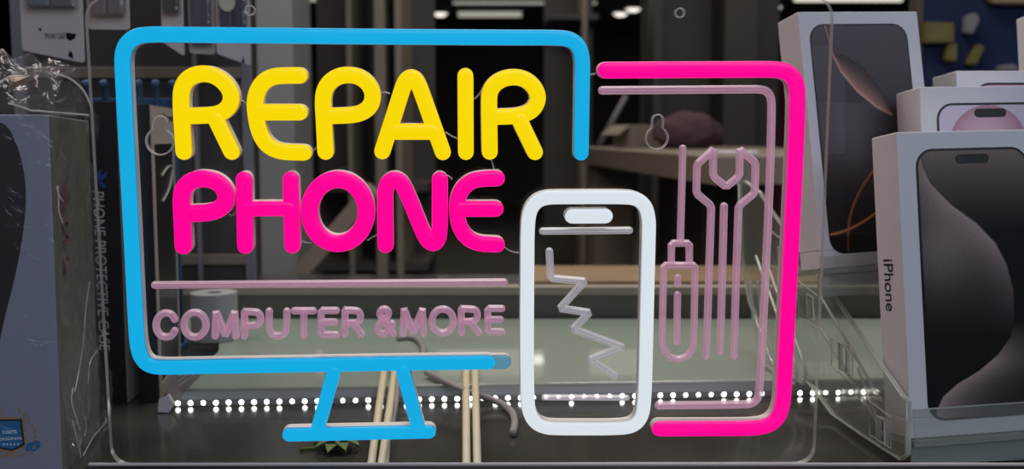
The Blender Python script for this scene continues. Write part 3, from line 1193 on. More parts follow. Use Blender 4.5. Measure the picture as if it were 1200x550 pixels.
add_tube(bm, [Vector((0.0006, a, b)) for a, b in pp], 0.0007, 6)
bm_link('red_mark', bm, M['ink_red'], wb, 'faded red curled strokes')

# cellophane: a crinkled skin over front and side, and a loose crumpled top
def skin(name, nu, nv, fn, label=None, smooth=True):
    bm = bmesh.new()
    g = {}
    for i in range(nu + 1):
        for j in range(nv + 1):
            g[i, j] = bm.verts.new(fn(i / nu, j / nv))
    for i in range(nu):
        for j in range(nv):
            bm.faces.new((g[i, j], g[i + 1, j], g[i + 1, j + 1], g[i, j + 1]))
    return bm_link(name, bm, M['wrap'], wb, label, smooth=smooth)


def nz(x, y, z, s):
    return noise.noise(Vector((x * s, y * s, z * s)))


def ridged(x, y, z, s):
    return 1 - abs(noise.noise(Vector((x * s, y * s, z * s)))) * 2


def side_skin(u, v):
    y = -0.002 + u * (LD + 0.006)
    z = v * (LH + 0.004)
    k = 0.002 + 0.0035 * max(0, ridged(y * 1.5, z * 0.45, 2.2, 38)) ** 3 + 0.0018 * nz(y, z, 0, 90)
    k += 0.005 * u * u * max(0, nz(y * 2, z * 0.5, 4, 30) + 0.3)
    return Vector((max(0.0012, k), y, max(0.0004, z)))


skin('plastic_wrap', 60, 90, side_skin, 'crinkled clear cellophane on the side')


def front_skin(u, v):
    x = 0.002 - u * (LW + 0.002)
    z = v * (LH + 0.003)
    k = 0.0022 + 0.0008 * nz(x, z, 9, 40)
    return Vector((x, -max(0.0016, k), max(0.0004, z)))


skin('plastic_wrap', 30, 40, front_skin, 'smooth clear cellophane on the front')


def top_skin(u, v):
    # from the box's top front edge back over the top, bunched up into folds
    x = 0.003 - u * (LW + 0.004)
    y = -0.002 + v * (LD + 0.004)
    bunch = math.sin(PI * min(1, v * 1.15)) ** 0.8 if v < 0.87 else 0.0
    hgt = 0.003 + 0.022 * bunch + 0.018 * bunch * random.random()
    return Vector((x + random.uniform(-.003, .003) * bunch, y + random.uniform(-.003, .003) * bunch, LH + max(0.002, hgt)))


skin('plastic_wrap', 11, 11, top_skin, 'bunched clear cellophane over the top', smooth=False)
# a stray triangular tail of film at the right end of the fold
tl = [(64, 96), (92, 92), (113, 132), (110, 146), (78, 148), (46, 146)]
cen = at(88, 128, 0.66)
bm = bmesh.new()
ring = [fl.inverted() @ at(x, y, 0.60 + 0.0011 * (x - 46)) for x, y in tl]
c0 = bm.verts.new(fl.inverted() @ cen + Vector((0.004, -0.004, 0.002)))
rv = [bm.verts.new(p) for p in ring]
for k in range(len(rv)):
    bm.faces.new((c0, rv[k], rv[(k + 1) % len(rv)]))
bmesh.ops.subdivide_edges(bm, edges=bm.edges, cuts=5, use_grid_fill=True)
for v in bm.verts:
    v.co += Vector((nz(*v.co, 110), nz(*(v.co + Vector((1, 0, 0))), 110), nz(*(v.co + Vector((0, 2, 0))), 110))) * 0.004
    v.co.z = max(v.co.z, LH + 0.001)
bm_link('plastic_tail', bm, M['wrap'], wb, 'loose corner of clear cellophane')
# creases: fine bright fold lines of the film
for pts in ([(62, 86), (80, 90), (98, 104), (108, 128)], [(10, 121), (34, 128), (46, 136)], [(44, 140), (62, 132), (86, 134), (104, 142)],
            [(0, 96), (14, 88), (30, 90)]):
    bm = bmesh.new()
    P = [fl.inverted() @ at(x, y, 0.597 + 0.0011 * max(0, x - 46) - 0.004) for x, y in chaikin(pts, 2)]
    for p in P:
        p.z = max(p.z, LH + 0.002)
    add_tube(bm, P, 0.0006, 6)
    bm_link('film_fold', bm, M['acrylic_edge'], wb, smooth=True)
for pts in ([(86, 505), (80, 485), (75, 470), (78, 455)], [(88, 538), (82, 512), (77, 494)], [(90, 535), (102, 512), (117, 497), (122, 484)],
            [(92, 512), (94, 500), (92, 490)], [(66, 236), (60, 228), (60, 218)], [(58, 219), (61, 232), (60, 247), (66, 262)],
            [(98, 330), (93, 362), (90, 410), (80, 460)], [(108, 410), (97, 425), (96, 450)]):
    bm = bmesh.new()
    P = []
    for x, y in chaikin(pts, 2):
        a, b = side_pt(x, y)
        P.append(Vector((0.0038, min(a, LD + 0.003), max(0.001, b))))
    add_tube(bm, P, 0.00045, 6)
    bm_link('film_fold', bm, M['acrylic_edge'], wb, smooth=True)
bm = bmesh.new()  # tan crumpled patch over the film
tp = [(9, 93), (16, 88), (27, 90), (37, 88), (39, 93), (31, 98), (22, 101), (15, 106), (8, 111), (11, 101)]
vs = [fl.inverted() @ at(x, y, 0.592 + 0.012 * ((i * 7) % 3) / 3) for i, (x, y) in enumerate(tp)]
for p in vs:
    p.z += 0
c = sum(vs, Vector()) / len(vs) + Vector((0, -0.006, 0))
cv = bm.verts.new(c); rv = [bm.verts.new(p) for p in vs]
for k in range(len(rv)):
    bm.faces.new((cv, rv[k], rv[(k + 1) % len(rv)]))
bm_link('tan_patch', bm, M['tan'], wb, 'tan crumpled patch on the film')

# ================================================================== TWO BLACK CASE BOXES BEHIND THE SIGN'S LEFT EDGE
GC = 'black phone case boxes at the left'
pa = at(121, 470, 0.764); pb = at(148.5, 470, 0.764)
fA = frame((at(104, 470, 0.764).x, 0.764, 0.0), math.radians(4), 0, 0)
wA = pb.x - at(104, 470, 0.764).x
hA = at(125, 119, 0.764).z
ca = thing('case_box', 'black box lettered PHONE PROTECTIVE CASE down its narrow face, beside the wrapped box', 'box', fA, GC)
bm = bmesh.new()
add_box(bm, 0, wA, 0, 0.06, 0, hA, 0.0008)
for f in bm.faces:
    f.material_index = 1 if f.normal.x > 0.9 else 0
bm_link('carton', bm, [M['black_card'], M['card_taupe']], ca, 'black card with a taupe side')
me = text_mesh('PHONE PROTECTIVE CASE', 0.01, 0.0001, shear=0.12)
a = face_xz(fA, 122, 224); b = face_xz(fA, 122, 411)
xa = face_xz(fA, 113, 320)[0]; xb = face_xz(fA, 125.5, 320)[0]
fit_mesh(me, lambda u, w, t: Vector((w, -0.0003 - t, u)), a[1], b[1], xa, xb)
link('lettering', me, M['ink_grey'], ca, 'grey words PHONE PROTECTIVE CASE')
bm = bmesh.new()
for pts in ([(112, 203), (119, 199), (118, 210), (112, 214)], [(118, 206), (126, 201), (125, 207), (119, 212)], [(117, 211), (125, 218), (122, 221), (115, 215)]):
    add_prism(bm, [face_xz(fA, *q) for q in pts], lambda p, t: Vector((p[0], t, p[1])), -0.0004, 0)
bm_link('logo', bm, M['ink_blue'], ca, 'small blue emblem')

pb0 = at(164, 470, 0.764)
fB = frame((pb0.x, 0.770, 0.0), math.radians(9), 0, 0)
wB = at(186, 470, 0.77).x - pb0.x
hB = at(170, 122, 0.77).z
cb = thing('case_box', 'black case box with taupe window frame and swirl, behind the left keyhole of the sign', 'box', fB, GC)
bm = bmesh.new()
add_box(bm, 0, wB, 0, 0.10, 0, hB, 0.0008)
bm_link('carton', bm, M['black_card'], cb)
bm = bmesh.new()
fr = 0.010
for (y0, y1, zz0, zz1) in ((0.0005, fr, 0.001, hB - 0.001), (0.10 - fr * .6, 0.0995, 0.001, hB - 0.001), (fr, 0.10 - fr * .6, hB - 0.03, hB - 0.001),
                           (fr, 0.10 - fr * .6, 0.001, 0.012)):
    add_box(bm, wB, wB + 0.0008, y0, y1, zz0, zz1)
bm_link('window_frame', bm, M['card_taupe'], cb, 'taupe frame round the side window')
bm = bmesh.new()
pts = chaikin([face_yz(fB, x, y, wB) for x, y in ((189, 206), (196, 195), (201, 194), (201, 206), (197, 224), (190, 236))], 3)
add_tube(bm, [Vector((wB + 0.0006, max(0.001, a_), b_)) for a_, b_ in pts], 0.0008, 6)
bm_link('swirl', bm, M['card_taupe'], cb, 'pale looping line', smooth=True)
me = text_mesh('Protective', 0.006, 0.0001)
a = face_yz(fB, 190, 130, wB); b = face_yz(fB, 204, 126, wB)
fit_mesh(me, lambda u, w, t: Vector((wB + 0.001 + t, u, w)), a[0], b[0], hB - 0.011, hB - 0.006)
link('lettering', me, M['ink_black'], cb, 'small word Protective')

# blue plastic rack behind them
rk = thing('plastic_rack', 'dull blue plastic rack behind the two black case boxes', 'rack', Matrix.Translation((at(150, 300, 0.95).x, 0.95, 0.0)))
ztop = at(150, 96, 0.95).z
xl_, xr_ = at(96, 300, 0.95).x - at(150, 300, 0.95).x, at(206, 300, 0.95).x - at(150, 300, 0.95).x
bm = bmesh.new(); add_box(bm, xl_, xr_, -0.03, 0.03, 0, 0.006, 0.001); bm_link('base', bm, M['rack_blue'], rk)
for k in range(6):
    x = xl_ + 0.004 + (xr_ - xl_ - 0.008) * k / 5
    bm = bmesh.new()
    add_tube(bm, [Vector((x, 0.02, 0.006)), Vector((x, 0.02, ztop - 0.014)), Vector((x + 0.004, 0.008, ztop)), Vector((x + 0.008, -0.008, ztop - 0.002))], 0.0032, 8)
    bm_link('upright', bm, M['rack_blue'], rk, smooth=True)
bm = bmesh.new(); add_box(bm, xl_, xr_, 0.0235, 0.0275, ztop - 0.022, ztop - 0.014, 0.001); bm_link('rail', bm, M['rack_blue'], rk)


# ================================================================== HANGING CASE PACKS, TOP LEFT
def pack(label, quad, Yd, sleeve, words=None, win=0.6, extra=None):
    """a card-backed blister pack hanging from a peg: card, clear window, dark sleeve"""
    (xa, ya), (xb, yb) = quad           # bottom left, bottom right in pixels; runs up past the frame
    p = at(xa, ya, Yd); q = at(xb, yb, Yd)
    wd = q.x - p.x
    drop = p.z - q.z
    Mx = Matrix.Translation(p)
    r = thing('hanging_pack', label, 'package', Mx, 'case packs hanging at the top left')
    h = 0.16
    hole = circle(wd / 2, h - 0.012, 0.004, 16)
    me, idx = holed_plate(rounded_poly([(0, 0), (wd, -drop), (wd, h), (0, h)], 0.003, 4), [hole], 0.0, 0.0012, lambda p_, t: Vector((p_[0], t, p_[1])))
    link('card', me, M['card_warm'], r)
    zb = h * (1 - win) * 0.5
    bm = bmesh.new()
    add_box(bm, wd * 0.12, wd * 0.98, -0.010, -0.0002, zb, h - 0.03, 0.003)
    bm_link('blister', bm, M['blister'], r, smooth=False)
    bm = bmesh.new()
    k0 = 0.17
    for i, mname in enumerate(sleeve):
        a = wd * (k0 + (0.78 / len(sleeve)) * i); b = a + wd * 0.74 / len(sleeve)
        add_box(bm, a, b, -0.0085, -0.002, zb + 0.003, h - 0.034, 0.002, mi=i)
    bm_link('phone_case', bm, [M[s] for s in sleeve], r, 'sleeve inside the window')
    bm = bmesh.new()
    ctr = Vector((wd / 2, 0, h - 0.0128))
    add_tube(bm, [ctr + Vector((0, -0.03, -0.0005)), ctr + Vector((0, 1.1195 - Yd, 0.0))], 0.0022, 8)
    peg = bm_link('peg', bm, M['chrome'], None, smooth=True)
    peg.matrix_world = Mx
    tag(peg, 'grey peg carrying the ' + label.split(',')[0].split(' hanging')[0], 'hook', 'pegs of the hanging packs')
    if words:
        me = text_mesh(words[0], 0.01, 0.0001)
        a = face_xz(Mx, *words[1]); b = face_xz(Mx, *words[2])
        fit_mesh(me, lambda u, w, t: Vector((u, -0.0002 - t, w)), a[0], b[0], a[1], b[1])
        link('lettering', me, M['ink_black'], r, 'dark words ' + words[0])
    if extra:
        bm = bmesh.new()
        for pts in extra:
            add_prism(bm, [face_xz(Mx, *q_) for q_ in pts], lambda p_, t: Vector((p_[0], t, p_[1])), -0.0004, 0)
        bm_link('printed_mark', bm, M['ink_black'], r, 'dark printed marks')
    return r


pack('white card pack lettered PHONE CASE, leftmost of the hanging packs', ((26, 59), (99, 74)), 0.86, ['grey_sleeve', 'mauve_sleeve'],
     ('PHONE CASE', (53, 45.5), (76, 39)),
     extra=[[(77, 38), (90, 40), (87, 46), (82, 48), (78, 45)], [(80, 66), (82, 59), (85, 62), (86, 69)], [(44, 33), (49, 33.5), (48, 37)]])
pack('taupe pack with a mauve sleeve hanging over the sign\'s top left corner', ((103, 34), (152, 35)), 0.90, ['mauve_sleeve', 'mauve_sleeve'], win=0.9)
pack('dark pack with a small pale card foot, third of the hanging packs', ((190, 49), (216, 66)), 0.95, ['dark_brown'], win=0.72)
pack_violet = pack('pack with a violet sleeve and a white card foot, rightmost of the hanging packs', ((254, 63), (294, 77)), 0.98, ['violet', 'violet'], win=0.74,
     extra=[[(283, 73), (285, 66), (287, 74)]])
pack('dark violet pack hanging between two pale ones', ((222, 62), (252, 64)), 1.00, ['violet'], win=0.95)

bm = bmesh.new()
pw_ = pack_violet.matrix_world
cpt = face_xz(pw_, 270, 4)
add_prism(bm, [(cpt[0] + p[0], cpt[1] + p[1] * 1.2) for p in circle(0, 0, 0.0075, 20)], lambda p, t: Vector((p[0], t, p[1])), -0.0118, -0.0105)
bm_link('round_label', bm, M['cream'], pack_violet, 'round cream label on the window')
# the pegboard all the pegs are fixed to
pgb = thing('pegboard', 'dark grey pegboard behind the hanging packs, left of the grey pillar', 'pegboard', Matrix.Translation((at(24, 200, 1.12).x, 1.12, 0)))
wp = at(298, 200, 1.12).x - at(24, 200, 1.12).x
bm = bmesh.new(); add_box(bm, 0, wp, 0, 0.012, 0.0005, 0.62, 0.001); bm_link('board', bm, M['pegboard'], pgb)
for xa_, xb_ in ((0.0, 0.012), (at(231, 200, 1.12).x - at(24, 200, 1.12).x, at(236, 200, 1.12).x - at(24, 200, 1.12).x), (wp - 0.010, wp)):
    bm = bmesh.new(); add_box(bm, xa_, xb_, -0.008, -0.0002, 0.0005, 0.62, 0.001); bm_link('upright', bm, M['grey_sleeve'], pgb)
for zz in (at(200, 92, 1.12).z, at(200, 310, 1.12).z):
    bm = bmesh.new(); add_box(bm, 0.012, wp - 0.01, -0.006, -0.0002, zz, zz + 0.012, 0.001); bm_link('rail', bm, M['brown_grey'], pgb)

# ================================================================== SHOWCASE FLOOR, COUNTER, LEDS, LEDGE
M['slab_b'] = M['slab']
bm = bmesh.new()
add_box(bm, -0.75, 0.9, 0.5, 1.5, -0.012, 0.0, 0.0005)
fl_o = bm_link('floor', bm, M['floor_glass'])
struct(fl_o)
La = on_floor(200, 477.5); Lb = on_floor(1075, 463)
ldir = (Lb - La); llen = ldir.length; ldir.normalize()
lper = Vector((-ldir.y, ldir.x, 0))
st_a = La + lper * 0.004
sl = [st_a - Vector((0.0, 0, 0)), st_a + ldir * 0.78, Vector((0.56, 1.066, 0)), Vector((-0.62, 1.066, 0)), Vector((-0.62, 0.995, 0)),
      Vector((-0.285, 0.985, 0)), Vector((-0.262, 0.90, 0))]
back = on_floor(300, 345, 0.012)
bm = bmesh.new()
add_prism(bm, [(p.x, p.y) for p in sl], lambda p, t: Vector((p[0], p[1], t)), 0.0002, 0.012, 0, 1)
cs = bm_link('glass_counter', bm, [M['slab'], M['slab_edge']])
tag(cs, 'grey green glass counter slab behind the row of white lights', 'counter')
cs.data.polygons[0].material_index = 0
bm = bmesh.new()
ea = st_a + Vector((0, 0, 0.0125)) - lper * 0.0008
add_tube(bm, [ea, ea + ldir * 0.78], 0.0012, 8)
bm_link('bright_rim', bm, M['stand_edge'], cs, smooth=True)

MS = Matrix(((ldir.x, lper.x, 0, La.x), (ldir.y, lper.y, 0, La.y), (0, 0, 1, 0.0), (0, 0, 0, 1)))
led = thing('led_strip', 'row of bright white leds along the foot of the glass counter', 'light strip', MS)
bm = bmesh.new(); add_box(bm, 0, llen, 0.0012, 0.0038, 0.0002, 0.0045); bm_link('tape', bm, M['led_base'], led)
bm = bmesh.new()
add_lathe(bm, [(0.0001, -0.0015), (0.0009, -0.0013), (0.0017, -0.0006), (0.0019, 0.0)], 10, M3=Matrix(((1, 0, 0), (0, 0, 1), (0, -1, 0))).transposed())
bmesh.ops.recalc_face_normals(bm, faces=bm.faces)
lme = bpy.data.meshes.new('led'); bm.to_mesh(lme); bm.free(); lme.materials.append(M['led'])
npx = int((1040 - 208) / 14.9)
for k in range(npx + 1):
    px = 208 + 14.9 * k
    p = on_floor(px, 477.5 - (px - 200) * 14.5 / 875)
    o = bpy.data.objects.new('led', lme)
    COL.objects.link(o)
    o.parent = led
    o.location = ((p - La).dot(ldir), 0.0012, 0.0026)

# black ledge in front
lg = thing('front_ledge', 'black ledge with a thin pale lip along the bottom edge', 'ledge', Matrix.Translation((0, 0.555, 0)))
bm = bmesh.new(); add_box(bm, -0.236, 0.75, -0.03, 0.0, 0.0, 0.0212, 0.001); bm_link('bar', bm, M['ledge'], lg)
bm = bmesh.new(); add_box(bm, -0.236, 0.75, 0.0002, 0.0015, 0.0, 0.0222, 0.0003); bm_link('lip', bm, M['ledge_trim'], lg, 'pale lip')

# cream sticks: two pairs resting across the led strip
stick0 = None
for i, (a, b, lab) in enumerate((((434, 552), (451, 432), 'cream wooden stick, left one of the slanting pair under the monitor foot'),
                                 ((446, 552), (464, 432), 'cream wooden stick, right one of the slanting pair under the monitor foot'),
                                 ((546.5, 552), (546.0, 430), 'cream wooden stick, left one of the straight pair beside the white phone'),
                                 ((559.5, 552), (556.5, 430), 'cream wooden stick, right one of the straight pair beside the white phone'))):
    A = on_floor(*a, 0.003); B = on_floor(*b, 0.0135)
    A.z = 0.0032; B.z = 0.0165
    d = B - A
    z = d.normalized(); x = Vector((0, 0, 1)).cross(z).normalized(); y = z.cross(x)
    Mx = Matrix(((x.x, y.x, z.x, A.x), (x.y, y.y, z.y, A.y), (x.z, y.z, z.z, A.z), (0, 0, 0, 1)))
    bm = bmesh.new()
    L = d.length
    add_lathe(bm, [(0.0012, 0), (0.0026, 0.001), (0.0027, L * .5), (0.0029, L - 0.001), (0.0016, L)], 12)
    o = bm_link('wooden_stick', bm, M['stick'], smooth=True)
    o.matrix_world = Mx
    tag(o, lab, 'stick', 'cream sticks on the showcase floor')

# cables
for name, pts, r, lab in (
        ('power_cable', [(500, 437, .016), (520, 447, .016), (545, 459, .013), (570, 466, .006), (590, 474, .003), (601, 484, .003), (604, 495, .003), (601, 508, .003)], 0.0026,
         'grey cable running down to the left foot of the white phone'),
        ('power_cable', [(466, 397, .0145), (480, 395, .0145), (491, 399, .0145), (496, 408, .0145), (496, 420, .0145)], 0.0026, 'short hooked grey cable under the word MORE'),
        ('power_cable', [(465, 440, .0155), (466, 462, .0145), (462, 487, .003), (455, 512, .003), (453, 545, .003)], 0.0017, 'thin pale cable beside the slanting sticks')):
    P = []
    for x, y, z in pts:
        P.append(on_floor(x, y, z))
    for _ in range(2):
        Q = [P[0]]
        for u, v in zip(P, P[1:]):
            Q += [u * .75 + v * .25, u * .25 + v * .75]
        P = Q + [P[-1]]
    bm = bmesh.new(); add_tube(bm, P, r, 10)
    o = bm_link(name, bm, M['cable'], smooth=True)
    tag(o, lab, 'cable')

pl_ = on_floor(396, 527)  # sprig added in place of a green reflection in the floor glass
lv = thing('reflection_sprig', 'dark green leafy sprig added for a green reflection in the dark floor under the monitor foot', 'plant', Matrix.Translation((pl_.x, pl_.y, 0.0)))
for k in range(9):
    a = 2 * PI * k / 9 + 0.3
    L = 0.013 + 0.005 * random.random()
    ca_, sa_ = math.cos(a), math.sin(a)
    bm = bmesh.new()
    rows = []
    for i in range(7):
        t = i / 6
        wv = 0.0045 * math.sin(PI * min(1, t * 0.94 + 0.05))
        zc_ = 0.0022 + 0.004 * math.sin(PI * t) + 0.0006 * (k % 3)
        rows.append([Vector((ca_ * L * t - sa_ * wv * sgn, sa_ * L * t + ca_ * wv * sgn, zc_ + (0.001 if sgn else 0))) for sgn in (-1, 0, 1)])
    top = [[bm.verts.new(p) for p in r0] for r0 in rows]
    bot = [[bm.verts.new(p - Vector((0, 0, 0.0005))) for p in r0] for r0 in rows]
    for i in range(6):
        for j in range(2):
            bm.faces.new((top[i][j], top[i + 1][j], top[i + 1][j + 1], top[i][j + 1]))
            bm.faces.new((bot[i][j], bot[i][j + 1], bot[i + 1][j + 1], bot[i + 1][j]))
    bm_link('leaf', bm, M['green_leaf'], lv, smooth=True)
bm = bmesh.new(); add_tube(bm, [Vector((-0.024, -0.004, 0.0012)), Vector((-0.01, 0, 0.0015)), Vector((0.001, 0.0, 0.002))], 0.0011, 8)
bm_link('stem', bm, M['green_leaf'], lv, smooth=True)

# roll of paper on the counter
pr = on_floor(252, 397, 0.0122)
rl = thing('paper_roll', 'grey white paper roll standing on the glass counter under PHONE', 'roll', Matrix.Translation((pr.x, pr.y, 0.0124)))
rr = 27 / 1200 * pr.y
hh = rr * 2.05
bm = bmesh.new()
add_lathe(bm, [(rr * .35, 0), (rr, 0), (rr, hh), (rr * .35, hh), (rr * .35, 0)], 32)
bm_link('paper', bm, M['paper'], rl, smooth=False)
bm = bmesh.new()
add_lathe(bm, [(rr * .33, 0.001), (rr * .33, hh - 0.001), (rr * .30, hh - 0.001), (rr * .30, 0.001), (rr * .33, 0.001)], 24)
bm_link('core', bm, M['card_taupe'], rl)
# folded taupe card with a printed block, beside the case boxes
pc = on_floor(203, 478)
fcd = frame((pc.x - 0.004, pc.y - 0.012, 0.0), math.radians(62), math.radians(-12), 0)
cd = thing('folded_card', 'taupe folded card with a small printed block leaning beside the black case boxes', 'card', fcd)
bm = bmesh.new()
add_prism(bm, [(0, 0.0005), (0.004, 0.0005), (0.034, 0.02), (0.036, 0.036), (0.006, 0.03)], lambda p, t: Vector((p[0], t, p[1])), 0, 0.0008)
bm_link('sheet', bm, M['card_taupe'], cd)
bm = bmesh.new()
for k in range(3):
    add_prism(bm, [(0.012, 0.017 + 0.004 * k), (0.028, 0.0225 + 0.004 * k), (0.028, 0.0245 + 0.004 * k), (0.012, 0.019 + 0.004 * k)],
              lambda p, t: Vector((p[0], t, p[1])), -0.0003, 0)
bm_link('printed_block', bm, M['ink_grey'], cd)
bm = bmesh.new()
pw = on_floor(195, 483)
ex = Vector((0.010, 0.012, 0))
add_prism(bm, [(-0.005, 0.001), (0.003, 0.0005), (0.007, 0.007), (0.003, 0.014), (-0.004, 0.010)], lambda p, t: Vector((p[0], t, p[1])), 0, 0.003)
o = bm_link('white_clip', bm, M['card'])
o.location = (pw.x, pw.y - 0.004, 0)
tag(o, 'small white plastic clip at the left end of the row of lights', 'clip')

# ================================================================== SHOP INTERIOR BEHIND
RF, RC = -0.9, 1.75
bm = bmesh.new(); add_box(bm, -7, 9, 1.6, 16, RF - 0.05, RF); struct(bm_link('floor', bm, M['room_floor']))
bm = bmesh.new(); add_box(bm, -7, 9, 1.6, 16, RC, RC + 0.05); struct(bm_link('ceiling', bm, M['wall']))
bm = bmesh.new(); add_box(bm, -7, 9, 16, 16.1, RF, RC); struct(bm_link('wall_back', bm, M['wall']))
bm = bmesh.new(); add_box(bm, -7.1, -7, 1.6, 16, RF, RC); struct(bm_link('wall_left', bm, M['wall']))
bm = bmesh.new(); add_box(bm, 9, 9.1, 1.6, 16, RF, RC); struct(bm_link('wall_right', bm, M['wall']))
# cabinet body that carries the showcase floor
bm = bmesh.new(); add_box(bm, -0.75, 0.9, 0.5, 1.5, RF, -0.0125); o = bm_link('showcase_base', bm, M['dark_brown'])
tag(o, 'dark base cabinet under the showcase floor', 'cabinet')

# beige back rail and wooden shelf behind the counter
p0 = on_floor(300, 344, 0.012)
bp = thing('back_panel', 'low dark olive panel with a beige top rail along the back of the glass counter', 'panel', Matrix.Translation((0, 1.07, 0)))
bm = bmesh.new(); add_box(bm, -0.62, 0.62, 0.0, 0.012, 0.0, 0.0365); bm_link('board', bm, M['olive'], bp)
bm = bmesh.new(); add_box(bm, -0.62, 0.62, -0.003, 0.016, 0.0366, 0.0455, 0.001); bm_link('top_rail', bm, M['beige'], bp)
zt = at(700, 327, 1.34).z
bm = bmesh.new(); add_box(bm, 0.02, 0.42, 1.32, 1.48, 0.0, zt, 0.001); o = bm_link('wooden_block', bm, M['wood'])
tag(o, 'low brown wooden plank behind the beige top rail, right of centre', 'plank')


def post(name, label, cat, x0, x1, Yd, mat, ytop=-60, ybot=None, depth=0.12, group=None, bevel=0.004, z0=None):
    a = at(x0, 200, Yd).x; b = at(x1, 200, Yd).x
    zt_ = min(RC - 0.002, at(600, ytop, Yd).z)
    zb_ = RF if ybot is None else at(600, ybot, Yd).z
    if z0 is not None:
        zb_ = z0
    bm = bmesh.new()
    add_box(bm, a, b, Yd, Yd + depth, zb_ + 0.001, zt_, bevel)
    o = bm_link(name, bm, mat)
    tag(o, label, cat, group)
    return o


post('pillar', 'plain grey pillar left of centre behind the letter E', 'pillar', 303, 346, 2.2, M['pillar'], ytop=-200, depth=0.2)
# tall dark shelving unit with brown uprights
def shelving(label, x0, x1, Yd, ups, boards, mat_u, mat_b):
    ox = at(x0, 200, Yd).x
    r = thing('shelving_unit', label, 'shelving unit', Matrix.Translation((ox, Yd, RF)), 'dark shelving units in the shop')
    wd = at(x1, 200, Yd).x - ox
    for u0, u1 in ups:
        a = at(u0, 200, Yd).x - ox; b = at(u1, 200, Yd).x - ox
        bm = bmesh.new(); add_box(bm, a, b, 0, 0.3, 0.001, RC - RF - 0.005, 0.002); bm_link('upright', bm, mat_u, r)
    bm = bmesh.new(); add_box(bm, 0, wd, 0.3, 0.32, 0.001, RC - RF - 0.005); bm_link('back_board', bm, mat_b, r)
    for yb in boards:
        z = at(600, yb, Yd).z - RF
        bm = bmesh.new(); add_box(bm, 0, wd, 0.01, 0.3, z, z + 0.02); bm_link('shelf', bm, mat_b, r)
    return r


shelving('dark shelving unit with brown uprights behind the letters P and A', 348, 500, 2.6, [(408, 414), (440, 453), (464, 472)],
         [225, 318], M['brown_grey'], M['dark_brown'])
shelving('dark shelving unit right of the REPAIR word', 640, 700, 4.0, [(681, 687)], [22], M['brown_grey'], M['dark_brown'])
shelving('tall dark shelving unit behind the pink tablet outline', 760, 930, 4.4, [(764, 774), (846, 884)], [], M['dark_brown'], M['dark_brown'])
# leaning board
bm = bmesh.new()
a, b = at(336, 338, 2.0), at(436, 222, 2.0)
d = (b - a).normalized(); q = Vector((-d.z, 0, d.x)) * 0.016
ext = a - d * 1.1
vs = [ext - q, b - q, b + q, ext + q]
add_prism(bm, [(v.x, v.z) for v in vs], lambda p, t: Vector((p[0], 2.0 + t, p[1])), 0, 0.05)
o = bm_link('slanting_board', bm, M['brown_grey']); tag(o, 'brown grey board slanting up behind the pink letter O', 'board')
# light bar beside it
bm = bmesh.new(); a, b = at(434, 211, 2.55), at(441, 225, 2.55)
add_box(bm, a.x - 0.02, b.x + 0.01, 2.54, 2.59, b.z, a.z, 0.003)

bm.free()

# the far counter on the right with what stands on it
ct = thing('shop_counter', 'brown grey shop counter slanting away behind the phone and tools drawings', 'counter', Matrix.Translation((0.2, 2.7, RF)))
zt = 0.172 - RF
bm = bmesh.new()
add_prism(bm, [(0.0, 0.0), (0.105, -1.15), (0.46, -1.1), (0.52, 0.35), (0.0, 0.35)], lambda p, t: Vector((p[0], p[1], t)), zt - 0.042, zt)
bm_link('countertop', bm, M['brown_grey'], ct)
bm = bmesh.new(); add_box(bm, 0.02, 0.12, 0.0, 0.25, 0.0, zt - 0.042, 0.003); bm_link('leg', bm, M['brown_grey'], ct)
bm = bmesh.new(); add_box(bm, 0.22, 0.44, -0.6, 0.25, 0.0, zt - 0.042, 0.003); bm_link('cabinet_body', bm, M['dark_brown'], ct)

pg = at(806, 150, 2.55)
bm = bmesh.new()
bmesh.ops.create_icosphere(bm, subdivisions=4, radius=1)
for v in bm.verts:
    n_ = 1 + 0.14 * nz(*v.co, 2.2)
    v.co = Vector((v.co.x * 0.085 * n_, v.co.y * 0.06 * n_, max(0, 0.040 + v.co.z * 0.05 * n_)))
o = bm_link('cloth_bag', bm, M['plum'], smooth=True); o.location = (pg.x, 2.55, 0.1725)
tag(o, 'dark pink cloth bag on the far shop counter', 'bag')
pg = at(750, 150, 2.68)
r_ = thing('carton_box', 'small brown carton on the far shop counter, left of the dark pink bag', 'box', Matrix.Translation((pg.x, 2.74, 0.1725)) @ Matrix.Rotation(0.5, 4, 'Z'))
bm = bmesh.new(); add_box(bm, -0.05, 0.05, -0.04, 0.04, 0, 0.06, 0.002); bm_link('carton', bm, M['brown_grey'], r_)
bm = bmesh.new(); add_prism(bm, [(-0.05, 0.06), (-0.09, 0.035), (-0.088, 0.033), (-0.05, 0.0575)], lambda p, t: Vector((p[0] - 0.0, t, p[1])), -0.04, 0.04); bm_link('flap', bm, M['brown_grey'], r_)
a = at(707, 143, 2.95); b = at(734, 112, 2.95)
bm = bmesh.new(); base = Vector((a.x - 0.012, 2.95, 0.1725 + 0.006)); add_tube(bm, [base, Vector((b.x, 2.95, b.z))], 0.0075, 10)
o = bm_link('pale_rod', bm, M['pack_pale'], smooth=True); tag(o, 'pale rod tilted up from the far shop counter', 'rod')
bm = bmesh.new(); a = on_floor(832, 168, 0.178); 
add_box(bm, -0.055, 0.055, -0.007, 0.007, 0, 0.008, 0.002)
o = bm_link('white_bar', bm, M['card']); o.location = (0.36, 1.68, 0.1722); o.rotation_euler = (0, 0, -1.05)
tag(o, 'small white bar lying on the far counter behind the wrench', 'bar')

